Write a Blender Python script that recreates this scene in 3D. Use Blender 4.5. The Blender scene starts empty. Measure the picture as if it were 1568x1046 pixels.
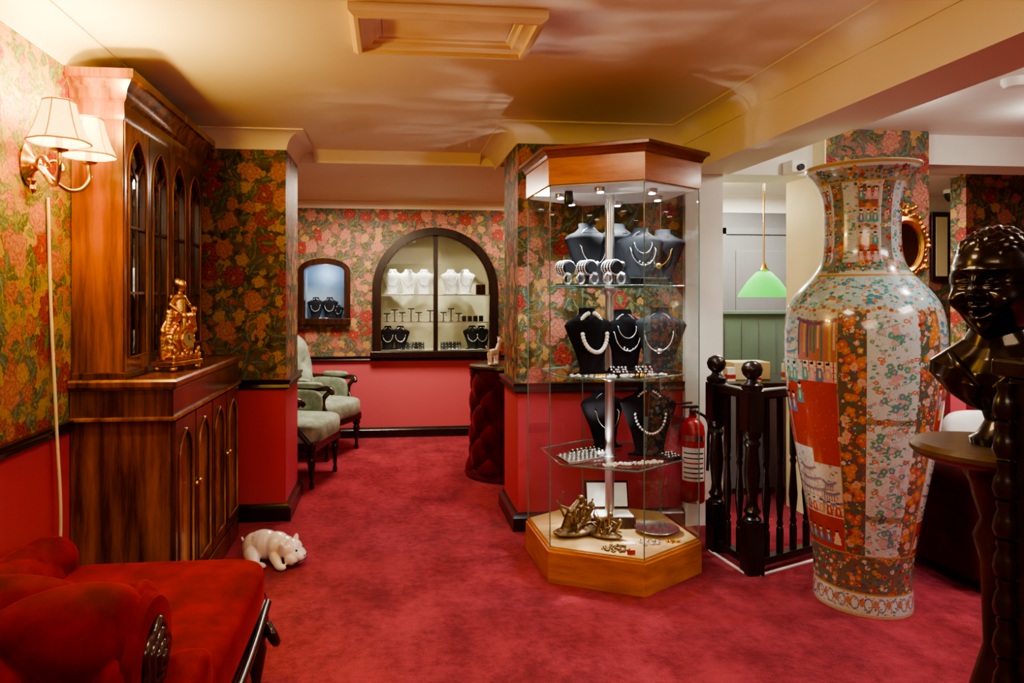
import bpy, bmesh, math, random
import numpy as np
from mathutils import Vector, Matrix, Euler
random.seed(7); rng=np.random.default_rng(5)
S=bpy.context.scene
COL=S.collection
pi=math.pi
try:
    S.view_settings.look='AgX - Medium High Contrast'
except Exception as e: print(e)
# ------------------------------------------------------------ helpers
def link(o,parent=None):
    COL.objects.link(o)
    if parent is not None: o.parent=parent
    return o
def grp(name,loc=(0,0,0),rot=(0,0,0),parent=None):
    e=bpy.data.objects.new(name,None); e.empty_display_size=0.1
    link(e,parent); e.location=loc; e.rotation_euler=rot
    return e
def mesh_obj(name,verts,faces,mat,parent=None,smooth=False,loc=(0,0,0),rot=(0,0,0),ang=0.7):
    me=bpy.data.meshes.new(name)
    me.from_pydata([tuple(v) for v in verts],[],faces)
    bm=bmesh.new(); bm.from_mesh(me); bmesh.ops.recalc_face_normals(bm,faces=bm.faces); bm.to_mesh(me); bm.free()
    if mat is not None: me.materials.append(mat)
    if smooth:
        me.polygons.foreach_set('use_smooth',[True]*len(me.polygons))
        try: me.set_sharp_from_angle(angle=ang)
        except Exception: pass
    o=bpy.data.objects.new(name,me); link(o,parent)
    o.location=loc; o.rotation_euler=rot
    return o
def box(name,x0,x1,y0,y1,z0,z1,mat,parent=None,bev=0,seg=2,loc=(0,0,0),rot=(0,0,0)):
    v=[(x0,y0,z0),(x1,y0,z0),(x1,y1,z0),(x0,y1,z0),(x0,y0,z1),(x1,y0,z1),(x1,y1,z1),(x0,y1,z1)]
    f=[(0,3,2,1),(4,5,6,7),(0,1,5,4),(1,2,6,5),(2,3,7,6),(3,0,4,7)]
    o=mesh_obj(name,v,f,mat,parent,loc=loc,rot=rot)
    if bev:
        m=o.modifiers.new('b','BEVEL'); m.width=bev; m.segments=seg
        o.data.polygons.foreach_set('use_smooth',[True]*6)
        m.harden_normals=True
    return o
def lathe(name,prof,mat,parent=None,loc=(0,0,0),rot=(0,0,0),seg=40,sx=1,sy=1,ang=0.7):
    v=[];f=[]
    n=len(prof)
    for r,z in prof:
        for k in range(seg):
            a=2*pi*k/seg; v.append((r*math.cos(a)*sx,r*math.sin(a)*sy,z))
    for i in range(n-1):
        for k in range(seg):
            k2=(k+1)%seg
            f.append((i*seg+k,i*seg+k2,(i+1)*seg+k2,(i+1)*seg+k))
    if prof[0][0]>1e-5: f.append(tuple(range(seg-1,-1,-1)))
    if prof[-1][0]>1e-5: f.append(tuple((n-1)*seg+k for k in range(seg)))
    return mesh_obj(name,v,f,mat,parent,True,loc,rot,ang)
def tube(name,pts,r,mat,parent=None,radii=None,cyc=False,poly=False,loc=(0,0,0),rot=(0,0,0)):
    c=bpy.data.curves.new(name,'CURVE'); c.dimensions='3D'; c.bevel_depth=r; c.bevel_resolution=4; c.use_fill_caps=True
    if poly:
        s=c.splines.new('POLY'); s.points.add(len(pts)-1)
        for i,p in enumerate(pts):
            s.points[i].co=(*p,1)
            if radii: s.points[i].radius=radii[i]
    else:
        s=c.splines.new('BEZIER'); s.bezier_points.add(len(pts)-1)
        for i,p in enumerate(pts):
            b=s.bezier_points[i]; b.co=p; b.handle_left_type=b.handle_right_type='AUTO'
            if radii: b.radius=radii[i]
        s.resolution_u=10
    s.use_cyclic_u=cyc
    c.materials.append(mat)
    o=bpy.data.objects.new(name,c); link(o,parent); o.location=loc; o.rotation_euler=rot
    return o
def sup(name,rx,ry,rz,e1,e2,mat,parent=None,loc=(0,0,0),rot=(0,0,0),nu=32,nv=20):
    def pw(a,e): return math.copysign(abs(a)**e,a)
    v=[];f=[]
    for i in range(nv+1):
        ph=-pi/2+pi*i/nv
        for k in range(nu):
            a=2*pi*k/nu
            v.append((rx*pw(math.cos(ph),e1)*pw(math.cos(a),e2),ry*pw(math.cos(ph),e1)*pw(math.sin(a),e2),rz*pw(math.sin(ph),e1)))
    for i in range(nv):
        for k in range(nu):
            k2=(k+1)%nu; f.append((i*nu+k,i*nu+k2,(i+1)*nu+k2,(i+1)*nu+k))
    return mesh_obj(name,v,f,mat,parent,True,loc,rot,3)
def surf(name,fn,nu,nv,mat,parent=None,closed=False,loc=(0,0,0),rot=(0,0,0)):
    v=[];f=[]
    nuu=nu if closed else nu+1
    for j in range(nv+1):
        for i in range(nuu): v.append(fn(i/nu,j/nv))
    for j in range(nv):
        for i in range(nu):
            i2=(i+1)%nuu if closed else i+1
            f.append((j*nuu+i,j*nuu+i2,(j+1)*nuu+i2,(j+1)*nuu+i))
    return mesh_obj(name,v,f,mat,parent,True,loc,rot,3)
def limb(p0,p1,r0,r1,n=7):
    out=[]
    for i in range(n):
        t=i/(n-1); r=r0+(r1-r0)*t
        out.append((*[p0[k]+(p1[k]-p0[k])*t for k in range(3)],r,r,r))
    return out
def multi_spheres(name,ells,mat,parent=None,loc=(0,0,0),rot=(0,0,0),seg=12,rings=8):
    v=[];f=[]
    for e in ells:
        b=len(v)
        R=Matrix.Identity(3)
        if len(e)>6: R=Euler(e[6:9]).to_matrix()
        for i in range(rings+1):
            ph=-pi/2+pi*i/rings
            for k in range(seg):
                a=2*pi*k/seg
                q=R@Vector((e[3]*math.cos(ph)*math.cos(a),e[4]*math.cos(ph)*math.sin(a),e[5]*math.sin(ph)))
                v.append((e[0]+q.x,e[1]+q.y,e[2]+q.z))
        for i in range(rings):
            for k in range(seg):
                k2=(k+1)%seg; f.append((b+i*seg+k,b+i*seg+k2,b+(i+1)*seg+k2,b+(i+1)*seg+k))
    me=bpy.data.meshes.new(name); me.from_pydata(v,[],f)
    bm=bmesh.new(); bm.from_mesh(me); bmesh.ops.remove_doubles(bm,verts=bm.verts,dist=1e-6); bmesh.ops.recalc_face_normals(bm,faces=bm.faces); bm.to_mesh(me); bm.free()
    me.materials.append(mat); me.polygons.foreach_set('use_smooth',[True]*len(me.polygons))
    o=bpy.data.objects.new(name,me); link(o,parent); o.location=loc; o.rotation_euler=rot
    return o
def blob(name,ells,mat,parent=None,loc=(0,0,0),rot=(0,0,0),voxel=0.006,sm=4):
    o=multi_spheres(name,ells,mat,parent,loc,rot,16,12)
    m=o.modifiers.new('r','REMESH'); m.mode='VOXEL'; m.voxel_size=voxel; m.use_smooth_shade=True
    if sm:
        k=o.modifiers.new('s','SMOOTH'); k.iterations=sm; k.factor=0.5
    return o
def sweep(name,path,prof,mat,closed=False,parent=None,loc=(0,0,0)):
    P=[Vector(p) for p in path]; n=len(P); v=[]; f=[]
    for i in range(n):
        def nr(a,b):
            d=(b-a).normalized(); return Vector((d.y,-d.x))
        if closed: n1=nr(P[i-1],P[i]); n2=nr(P[i],P[(i+1)%n])
        else:
            n1=nr(P[i-1],P[i]) if i>0 else nr(P[0],P[1])
            n2=nr(P[i],P[i+1]) if i<n-1 else n1
        m=(n1+n2)/(1+n1.dot(n2))
        for off,z in prof:
            q=P[i]+m*off; v.append((q.x,q.y,z))
    k=len(prof)
    for i in range(n if closed else n-1):
        a=i*k; b=((i+1)%n)*k
        for j in range(k):
            j2=(j+1)%k; f.append((a+j,b+j,b+j2,a+j2))
    if not closed:
        f.append(tuple(range(k))); f.append(tuple((n-1)*k+j for j in range(k-1,-1,-1)))
    return mesh_obj(name,v,f,mat,parent,True,loc,ang=0.5)
def plate(name,x0,x1,z0,z1,holes,mat,parent=None,t=0.02,loc=(0,0,0),rot=(0,0,0)):
    xs={x0,x1}
    for h in holes:
        n=h.get('n',16)
        for i in range(n+1): xs.add(h['xa']+(h['xb']-h['xa'])*(0.5-0.5*math.cos(pi*i/n)))
    xs=sorted(xs); v=[];f=[]
    def quad(a,b,c,d):
        i=len(v); v.extend([(a[0],0,a[1]),(b[0],0,b[1]),(c[0],0,c[1]),(d[0],0,d[1])]); f.append((i,i+1,i+2,i+3))
    for a,b in zip(xs[:-1],xs[1:]):
        if b-a<1e-6: continue
        m=(a+b)/2
        hh=sorted([h for h in holes if h['xa']<m<h['xb']],key=lambda h:h['zb'])
        ca=cb=z0
        for h in hh:
            quad((a,ca),(b,cb),(b,h['zb']),(a,h['zb']))
            ca=h['top'](a); cb=h['top'](b)
        quad((a,ca),(b,cb),(b,z1),(a,z1))
    me=bpy.data.meshes.new(name); me.from_pydata(v,[],f)
    bm=bmesh.new(); bm.from_mesh(me); bmesh.ops.remove_doubles(bm,verts=bm.verts,dist=1e-5); bm.to_mesh(me); bm.free()
    me.materials.append(mat)
    o=bpy.data.objects.new(name,me); link(o,parent); o.location=loc; o.rotation_euler=rot
    m=o.modifiers.new('s','SOLIDIFY'); m.thickness=t; m.offset=-1
    return o
def archband(name,xc,zs,Ro,Ri,zb,y0,y1,mat,parent=None,rise=None,n=32,loc=(0,0,0),rot=(0,0,0)):
    def path(R):
        p=[(xc-R,zb)]
        for i in range(n+1):
            a=pi-pi*i/n; rz=R if rise is None else rise+(R-Ri)
            p.append((xc+R*math.cos(a),zs+rz*math.sin(a)))
        p.append((xc+R,zb)); return p
    A=path(Ro);B=path(Ri);v=[];f=[];k=len(A)
    for y in (y0,y1):
        for p in A: v.append((p[0],y,p[1]))
        for p in B: v.append((p[0],y,p[1]))
    for i in range(k-1):
        f+= [(i,i+1,k+i+1,k+i),(2*k+i,3*k+i,3*k+i+1,2*k+i+1),(i,2*k+i,2*k+i+1,i+1),(k+i,k+i+1,3*k+i+1,3*k+i)]
    f+=[(0,k,3*k,2*k),(k-1,2*k-1,4*k-1,3*k-1)]
    return mesh_obj(name,v,f,mat,parent,True,loc,rot,0.5)
# ------------------------------------------------------------ node expressions
class E:
    def __init__(s,nt,sock): s.nt=nt; s.s=sock
    def m(s,op,*o,clamp=False):
        n=s.nt.nodes.new('ShaderNodeMath'); n.operation=op; n.use_clamp=clamp
        for i,x in enumerate((s,)+o):
            if isinstance(x,E): s.nt.links.new(x.s,n.inputs[i])
            else: n.inputs[i].default_value=x
        return E(s.nt,n.outputs[0])
    def __add__(s,o): return s.m('ADD',o)
    __radd__=__add__
    def __sub__(s,o): return s.m('SUBTRACT',o)
    def __rsub__(s,o): return (s*-1.0)+o
    def __mul__(s,o): return s.m('MULTIPLY',o)
    __rmul__=__mul__
    def __truediv__(s,o): return s.m('DIVIDE',o)
    def sin(s): return s.m('SINE')
    def cos(s): return s.m('COSINE')
    def abs(s): return s.m('ABSOLUTE')
    def fract(s): return s.m('FRACT')
    def sat(s): return s.m('ADD',0.0,clamp=True)
    def gt(s,o): return s.m('GREATER_THAN',o)
    def lt(s,o): return s.m('LESS_THAN',o)
def newmat(name):
    m=bpy.data.materials.new(name); m.use_nodes=True
    return m,m.node_tree,m.node_tree.nodes['Principled BSDF']
def cmix(nt,fac,a,b,blend='MIX'):
    n=nt.nodes.new('ShaderNodeMix'); n.data_type='RGBA'; n.blend_type=blend
    def setc(sock,x):
        if isinstance(x,(tuple,list)): sock.default_value=(*x[:3],1)
        else: nt.links.new(x,sock)
    if isinstance(fac,E): nt.links.new(fac.s,n.inputs[0])
    elif isinstance(fac,(float,int)): n.inputs[0].default_value=fac
    else: nt.links.new(fac,n.inputs[0])
    setc(n.inputs[6],a); setc(n.inputs[7],b)
    return n.outputs[2]
def objco(nt):
    t=nt.nodes.new('ShaderNodeTexCoord'); return t.outputs['Object']
def noise(nt,vec,scale,detail=3,rough=0.5,sc=None):
    if sc is not None:
        mp=nt.nodes.new('ShaderNodeMapping'); mp.inputs['Scale'].default_value=sc
        nt.links.new(vec,mp.inputs['Vector']); vec=mp.outputs[0]
    n=nt.nodes.new('ShaderNodeTexNoise'); n.inputs['Scale'].default_value=scale
    n.inputs['Detail'].default_value=detail; n.inputs['Roughness'].default_value=rough
    nt.links.new(vec,n.inputs['Vector']); return E(nt,n.outputs['Fac'])
def bump(nt,b,h,strength=0.3,dist=0.01):
    n=nt.nodes.new('ShaderNodeBump'); n.inputs['Strength'].default_value=strength; n.inputs['Distance'].default_value=dist
    nt.links.new(h.s,n.inputs['Height']); nt.links.new(n.outputs[0],b.inputs['Normal'])
def plain(name,col,rough=0.5,metal=0,var=0.12,vs=8,coat=0,spec=0.5,emit=None,es=0,bmp=0,bs=60):
    m,nt,b=newmat(name)
    n=noise(nt,objco(nt),vs,3)
    f=((n-0.5)*2.2+0.5).sat()
    c=cmix(nt,f,[x*(1-var) for x in col],[min(1,x*(1+var)) for x in col])
    nt.links.new(c,b.inputs['Base Color'])
    b.inputs['Roughness'].default_value=rough; b.inputs['Metallic'].default_value=metal
    b.inputs['Coat Weight'].default_value=coat; b.inputs['Specular IOR Level'].default_value=spec
    if emit: b.inputs['Emission Color'].default_value=(*emit,1); b.inputs['Emission Strength'].default_value=es
    if bmp: bump(nt,b,noise(nt,objco(nt),bs,3),bmp,0.005)
    return m
def wood(name,dark,light,rough=0.3,sc=(22,22,1.6),coat=0.3):
    m,nt,b=newmat(name); co=objco(nt)
    n1=noise(nt,co,1.0,6,0.65,sc); n2=noise(nt,co,2.2,2)
    f=((n1-0.5)*3.2+0.45+(n2-0.5)*1.1).sat()
    nt.links.new(cmix(nt,f,dark,light),b.inputs['Base Color'])
    b.inputs['Roughness'].default_value=rough; b.inputs['Coat Weight'].default_value=coat; b.inputs['Coat Roughness'].default_value=0.15
    return m
def velvet(name,col,sheen=0.6,st=(1,.25,.2)):
    m,nt,b=newmat(name)
    n=noise(nt,objco(nt),9,5,.6)
    nt.links.new(cmix(nt,((n-0.5)*2.6+0.5).sat(),[x*.55 for x in col],[x*1.4 for x in col]),b.inputs['Base Color'])
    b.inputs['Roughness'].default_value=0.75; b.inputs['Sheen Weight'].default_value=sheen; b.inputs['Sheen Roughness'].default_value=0.35
    b.inputs['Sheen Tint'].default_value=(*st,1); b.inputs['Specular IOR Level'].default_value=0.12
    return m
def wallpaper(name,dado,low,bg0,bg1,leafg=1.0,red=1.0,tone=1.0,sat=1.0):
    m,nt,b=newmat(name); co=objco(nt)
    sp=nt.nodes.new('ShaderNodeSeparateXYZ'); nt.links.new(co,sp.inputs[0])
    X=E(nt,sp.outputs[0]);Y=E(nt,sp.outputs[1]);Z=E(nt,sp.outputs[2])
    w=(noise(nt,co,13,4,.6)-0.5)*0.06; w2=(noise(nt,co,15,4,.6,sc=(1.1,1.3,0.9))-0.5)*0.06
    U=X+Y+w; V=Z+w2
    fine=noise(nt,co,70,3,.6)
    def vor(scale,seed,rand=0.9):
        cb=nt.nodes.new('ShaderNodeCombineXYZ'); a=U*scale+seed; c=V*scale+seed*0.37
        nt.links.new(a.s,cb.inputs[0]); nt.links.new(c.s,cb.inputs[1])
        v=nt.nodes.new('ShaderNodeTexVoronoi'); v.voronoi_dimensions='2D'; v.inputs['Scale'].default_value=1; v.inputs['Randomness'].default_value=rand
        nt.links.new(cb.outputs[0],v.inputs['Vector'])
        ps=nt.nodes.new('ShaderNodeSeparateXYZ'); nt.links.new(v.outputs['Position'],ps.inputs[0])
        cs=nt.nodes.new('ShaderNodeSeparateXYZ'); nt.links.new(v.outputs['Color'],cs.inputs[0])
        return E(nt,v.outputs['Distance']),a-E(nt,ps.outputs[0]),c-E(nt,ps.outputs[1]),E(nt,cs.outputs[0]),E(nt,cs.outputs[1])
    nb=noise(nt,co,7,4,.6)
    col=cmix(nt,((nb-0.5)*3.5+0.5).sat(),bg0,bg1)
    def g(c,k=leafg): return tuple(x*k for x in c)
    def leaf(col,scale,seed,c0,c1,thr=1.0):
        d,rx,ry,r1,r2=vor(scale,seed)
        a=r1*6.28; ca=a.cos(); sa=a.sin()
        x=rx*ca+ry*sa; y=(ry*ca-rx*sa).abs()
        wv=(x*26.0+y*18).sin()*0.03
        mk=((1.0-(x*x)/0.27)*0.25+wv-y)*24.0
        ed=(1.0-(mk*0.4).sat())
        vein=(y*-30.0+1.0).sat()
        c=cmix(nt,(r2*0.7+(x*34.0+y*24.0).sin()*0.4+(fine-0.5)*1.2).sat(),c0,c1)
        c=cmix(nt,vein*0.7,c,(.42,.34,.13))
        c=cmix(nt,ed*0.7,c,(.03,.026,.014))
        return cmix(nt,mk.sat()*r1.lt(thr),col,c)
    def flower(col,scale,seed,R,n,pal,thr,rings=2.6):
        d,rx,ry,r1,r2=vor(scale,seed,0.75)
        ang=ry.m('ARCTAN2',rx)
        ed=((ang*(n/2)+r1*6.0).sin().abs()*0.22+0.78+(fine-0.5)*0.15)*R
        t=d/ed
        mk=((1.0-t)*16.0).sat()*r2.lt(thr)
        ring=(t*rings+(ang*3.0+r1*9.0+t*5.0).sin()*0.22+(ang*7.0+t*9.0+r1*4.0).sin()*0.2+(fine-0.5)*0.6).fract()
        lt=cmix(nt,r1.gt(0.5),pal[0],pal[1]); dk=cmix(nt,r1.gt(0.5),pal[2],pal[3])
        c=cmix(nt,ring,lt,dk)
        c=cmix(nt,((t-0.88)*9.0).sat()*0.7,c,pal[3])
        c=cmix(nt,((0.2-t)*8).sat()*0.8,c,(.50,.28,.06))
        return cmix(nt,mk,col,c)
    def rr(c): return tuple(x*red for x in c)
    col=leaf(col,14.0,5.3,g((.13,.15,.11)),g((.24,.22,.09)))
    col=leaf(col,9.0,3.1,g((.07,.09,.055)),g((.20,.18,.06)))
    col=flower(col,15.0,61.3,0.36,5,[rr((.52,.33,.12)),rr((.48,.17,.13)),rr((.30,.12,.03)),rr((.20,.03,.02))],0.6,1.7)
    col=leaf(col,11.0,17.7,g((.14,.17,.15)),g((.08,.12,.085)),.75)
    col=flower(col,8.6,41.3,0.38,5,[rr((.56,.34,.13)),rr((.54,.24,.17)),rr((.34,.15,.04)),rr((.24,.05,.035))],0.62,2.2)
    col=flower(col,6.0,7.9,0.42,7,[rr((.55,.25,.18)),rr((.45,.07,.05)),rr((.34,.09,.06)),rr((.15,.014,.014))],0.58,2.9)
    col=leaf(col,10.0,77.7,g((.10,.13,.075)),g((.26,.22,.08)),.30)
    mul=(fine-0.5)*0.9*tone+1.0*tone
    cc=nt.nodes.new('ShaderNodeCombineColor'); 
    for i in range(3): nt.links.new(mul.s,cc.inputs[i])
    col=cmix(nt,1.0,col,cc.outputs[0],'MULTIPLY')
    if sat!=1.0:
        hs=nt.nodes.new('ShaderNodeHueSaturation'); hs.inputs['Saturation'].default_value=sat; nt.links.new(col,hs.inputs['Color']); col=hs.outputs[0]
    if low is not None:
        col=cmix(nt,Z.lt(dado),col,low)
    nt.links.new(col,b.inputs['Base Color']); b.inputs['Roughness'].default_value=0.6; b.inputs['Specular IOR Level'].default_value=0.2
    return m
# ------------------------------------------------------------ materials
PINK=(.50,.070,.105); PINKB=(.58,.12,.155)
M_wl=wallpaper('wallpaper_left_lit',.88,PINK,(.30,.19,.035),(.46,.31,.07),1.0,.92,.80)  # warm-lit copy of the one wallpaper, lamplight put into its colours
M_wp=wallpaper('wallpaper_pillar_shaded',.85,PINK,(.045,.030,.010),(.20,.12,.03),.75,1.0,.90)  # same wallpaper, dimmer light put into its colours
M_wb=wallpaper('wallpaper_back_lit',.79,PINKB,(.12,.10,.07),(.32,.16,.11),.95,1.1,.88,.95)  # same wallpaper, pinker light put into its colours
M_ceil=plain('ceiling_paint',(.82,.71,.54),.6,var=.03,vs=1.5)
M_white=plain('white_paint',(.84,.83,.76),.5,var=.03)
M_cream=plain('cream_paint',(.88,.80,.48),.5,var=.03)
M_darkwood=wood('dark_stained_wood',(.006,.003,.002),(.025,.009,.006),.28)
M_mah=wood('mahogany',(.015,.005,.003),(.06,.016,.008),.25)
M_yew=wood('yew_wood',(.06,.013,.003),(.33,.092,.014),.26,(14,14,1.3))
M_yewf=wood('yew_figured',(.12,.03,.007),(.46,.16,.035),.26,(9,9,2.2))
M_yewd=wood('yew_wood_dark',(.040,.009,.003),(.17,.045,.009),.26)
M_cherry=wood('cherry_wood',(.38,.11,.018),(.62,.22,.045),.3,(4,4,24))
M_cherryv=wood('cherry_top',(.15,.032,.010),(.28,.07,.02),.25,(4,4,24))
M_maple=wood('maple_deck',(.58,.37,.15),(.74,.50,.24),.35,(3,20,3))
M_gold=plain('gilt',(.80,.42,.07),.30,1,.25,30,bmp=.25,bs=90)
M_brass=plain('brass',(.85,.60,.15),.2,1,.05)
M_silver=plain('silver',(.80,.81,.84),.25,1,.1,40)
M_alu=plain('aluminium',(.72,.73,.75),.3,1,.03)
M_pearl=plain('pearl',(.85,.82,.76),.2,0,.05,coat=.6)
M_blackv=plain('black_velvet',(.005,.005,.007),.9,spec=.15)
M_whitev=plain('white_leatherette',(.80,.82,.80),.5)
M_greyv=plain('grey_velvet',(.010,.012,.017),.75,spec=.25)
M_bronze=plain('black_bronze',(.030,.019,.012),.28,.8,.3,20,coat=.5,bmp=.06,bs=50)
M_abronze=plain('antique_bronze',(.24,.16,.09),.35,.9,.3,40)
M_velvet=velvet('red_velvet',(.17,.003,.006),.45,(.9,.08,.08))
M_velvd=velvet('burgundy_velvet',(.095,.004,.010),.45,(.8,.12,.15))
M_velvk=velvet('oxblood_upholstery',(.045,.003,.005),.35,(.7,.12,.12))
M_sage=velvet('sage_upholstery',(.29,.35,.28),.3,(.8,.95,.8))
M_green=plain('green_panel',(.12,.18,.14),.5,var=.05)
M_grey=plain('grey_door_paint',(.14,.14,.145),.5,var=.05)
M_pig=plain('glazed_ceramic',(.84,.72,.65),.2,0,.12,14,coat=.6)
M_black=plain('black_plastic',(.01,.01,.01),.3)
M_redp=plain('red_enamel',(.45,.008,.008),.25,coat=.4)
M_label=plain('paper_label',(.8,.78,.74),.6)
M_cable=plain('cable_white',(.75,.62,.38),.5)
M_crease=plain('dark_button',(.06,.002,.004),.8)
def carpet():
    m,nt,b=newmat('red_carpet'); co=objco(nt)
    n1=noise(nt,co,2.6,5,.6); n2=noise(nt,co,260,2,.6); n3=noise(nt,co,24,4,.65); n4=noise(nt,co,6,3,.6,(1,.45,1))
    f=((n1-0.5)*2.1+(n4-0.5)*1.6+(n3-0.5)*1.7+(n2-0.5)*2.2+0.5).sat()
    nt.links.new(cmix(nt,f,(.20,.011,.026),(.50,.048,.080)),b.inputs['Base Color'])
    b.inputs['Roughness'].default_value=.95; b.inputs['Specular IOR Level'].default_value=.1
    b.inputs['Sheen Weight'].default_value=.25; b.inputs['Sheen Tint'].default_value=(1,.4,.45,1)
    bump(nt,b,n2*0.8+n3,1.0,0.016); return m
M_carpet=carpet()
def glass(name,tint=(.97,.99,.98),k=1.0,cap=.9):
    m=bpy.data.materials.new(name); m.use_nodes=True; nt=m.node_tree; nt.nodes.clear()
    o=nt.nodes.new('ShaderNodeOutputMaterial'); t=nt.nodes.new('ShaderNodeBsdfTransparent'); g=nt.nodes.new('ShaderNodeBsdfGlossy')
    t.inputs[0].default_value=(*tint,1); g.inputs['Roughness'].default_value=.01
    f=nt.nodes.new('ShaderNodeFresnel'); f.inputs[0].default_value=1.35
    mx=nt.nodes.new('ShaderNodeMixShader'); e=E(nt,f.outputs[0])*k
    nt.links.new(e.m('MINIMUM',cap).s,mx.inputs[0]); nt.links.new(t.outputs[0],mx.inputs[1]); nt.links.new(g.outputs[0],mx.inputs[2]); nt.links.new(mx.outputs[0],o.inputs[0])
    return m
M_glass=glass('clear_glass',k=.9,cap=.22); M_gedge=plain('glass_edge',(.10,.20,.18),.1,coat=.5)
M_cabglass=glass('cabinet_glass',(.75,.72,.65),3.2,.6)
def shade(name,col,emit,es,lo=.8):
    m,nt,b=newmat(name)
    b.inputs['Base Color'].default_value=(*col,1); b.inputs['Roughness'].default_value=.8
    n=noise(nt,objco(nt),30,2)
    nt.links.new(cmix(nt,n,[x*lo for x in emit],emit),b.inputs['Emission Color']); b.inputs['Emission Strength'].default_value=es
    return m
M_shade=shade('silk_shade',(.85,.55,.12),(1,.70,.15),5.0,.6)
M_shadet=plain('shade_trim',(.6,.26,.03),.6,emit=(1,.38,.03),es=.5)
M_gshade=shade('green_glass_shade',(.05,.5,.08),(.05,.62,.05),1.7)
M_bulb=plain('lamp_bulb',(1,1,1),.3,emit=(1,.97,.9),es=25)
# ------------------------------------------------------------ room shell
CZ=2.44; LX=-1.30; RX=6.0
box('floor',-2.4,6.4,-1.95,7.6,-.12,0,M_carpet)
box('wall_left',LX-.15,LX,-1.8,4.4,0,CZ,M_wl)
box('wall_rear',-1.45,RX+.15,-1.95,-1.8,0,CZ,M_wl)
box('wall_right',RX,RX+.15,-1.8,6.35,0,CZ,M_wb)
p=grp('pillar')
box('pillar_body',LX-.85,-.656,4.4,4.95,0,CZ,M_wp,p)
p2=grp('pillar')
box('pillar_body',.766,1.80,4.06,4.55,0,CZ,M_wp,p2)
box('pillar_white_side',1.80,2.04,4.02,4.55,0,CZ,M_white,p2)
p3=grp('pillar')
box('pillar_body',2.665,3.35,3.94,4.35,0,CZ,M_wb,p3)
box('pillar_cream_side',2.655,2.664,3.94,4.35,0,CZ,M_cream,p3)
box('wall_recess_left',-2.15,-2.0,4.95,6.9,0,CZ,M_wb)
box('wall_recess_right',2.10,2.2,4.55,6.9,0,CZ,M_wb)
WX0,WX1=-.17,1.08; WC=(WX0+WX1)/2; WR=(WX1-WX0)/2-.055; WZS=1.47
AX0,AX1=-.85,-.45
def arcz(x): return WZS+math.sqrt(max(0,WR*WR-(x-WC)**2))
def arcs(x):
    c=(AX0+AX1)/2; w=(AX1-AX0)/2; return 1.66+.07*math.sqrt(max(0,1-((x-c)/w)**2))
plate('wall_back',-2.15,2.2,0,CZ,[dict(xa=WC-WR,xb=WC+WR,zb=.86,top=arcz,n=28),dict(xa=AX0,xb=AX1,zb=1.19,top=arcs,n=10)],M_wb,t=.12,loc=(0,6.9,0))
box('wall_office_back',2.2,4.3,6.2,6.35,0,CZ,M_grey)
box('wall_back_right',4.3,RX,6.2,6.35,0,CZ,M_wb)
box('wall_nib_right',4.48,RX,4.9,5.05,0,CZ,M_wp)
box('ceiling',-1.45,2.0,-1.95,4.95,CZ,CZ+.12,M_ceil)
box('ceiling_right',2.0,RX+.15,-1.95,4.95,CZ,CZ+.12,M_white)
box('ceiling_recess',-2.15,2.2,4.95,7.6,2.36,2.56,M_ceil)
box('ceiling_office',2.2,RX+.15,4.95,6.35,2.36,2.56,M_white)
box('beam_ceiling',1.80,2.08,-1.8,4.02,2.16,CZ,M_ceil)
box('beam_opening',2.04,2.655,4.06,4.35,2.17,CZ,M_white)
box('beam_right',3.35,RX,4.02,4.3,2.25,CZ,M_white)
def coveprof(zt,s=.10,n=6):
    pr=[(-.005,zt+.005),(-.005,zt-s),(.008,zt-s),(.008,zt-s+.008)]
    for i in range(n+1):
        a=pi/2*i/n
        pr.append((.008+(s-.008)*(1-math.cos(a)),zt-s+.008+(s-.016)*math.sin(a)))
    pr+=[(s+.012,zt-.008),(s+.012,zt+.005)]
    return pr
sweep('trim_cornice_left',[(LX,-1.8),(LX,4.4),(-.656,4.4),(-.656,4.95)],coveprof(CZ,.11),M_ceil)
sweep('trim_cornice_pillar',[(.766,4.95),(.766,4.06),(1.80,4.06)],coveprof(CZ,.11),M_ceil)
sweep('trim_cornice_beam',[(1.80,4.05),(1.80,-1.8)],coveprof(CZ,.10),M_ceil)
sweep('trim_cornice_header',[(-.54,4.95),(.65,4.95)],[(0,CZ),(0,2.36),(.008,2.36),(.01,2.375),(.03,2.40),(.07,2.43),(.08,CZ)],M_ceil)
sweep('trim_cornice_back',[(-2.0,4.95),(-2.0,6.9),(2.1,6.9),(2.1,4.55),(.766,4.55)],coveprof(2.36,.07),M_ceil)
sweep('trim_cornice_right',[(2.3,6.2),(RX,6.2),(RX,5.05)],coveprof(2.36,.15),M_white)
sweep('trim_cornice_beam_right',[(2.08,-1.8),(2.08,4.02)],coveprof(CZ,.08),M_white)
def rail(z0,z1,t=.025):
    return [(-.004,z0),(t*.5,z0),(t,z0+.012),(t*.8,(z0+z1)/2),(t*1.1,z1-.012),(t*1.1,z1),(-.004,z1)]
def skirt(h=.10,t=.025): return [(-.004,0),(t,0),(t,h*.75),(t*.6,h*.88),(t*.4,h),(-.004,h)]
sweep('trim_dado_left',[(LX,-1.8),(LX,4.38)],rail(.855,.905),M_darkwood)
sweep('trim_dado_pillar_left',[(LX,4.4),(-.656,4.4),(-.656,4.95),(-2.0,4.95)],rail(.825,.885,.03),M_darkwood)
sweep('trim_dado_pillar_right',[(2.0,4.55),(.766,4.55),(.766,4.06),(1.8,4.06)],rail(.825,.885,.03),M_darkwood)
sweep('trim_dado_back',[(-2.0,4.95),(-2.0,6.9),(2.1,6.9),(2.1,4.6)],rail(.765,.815,.03),M_darkwood)
sweep('baseboard_left',[(LX,-1.8),(LX,4.38)],skirt(),M_darkwood)
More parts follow.
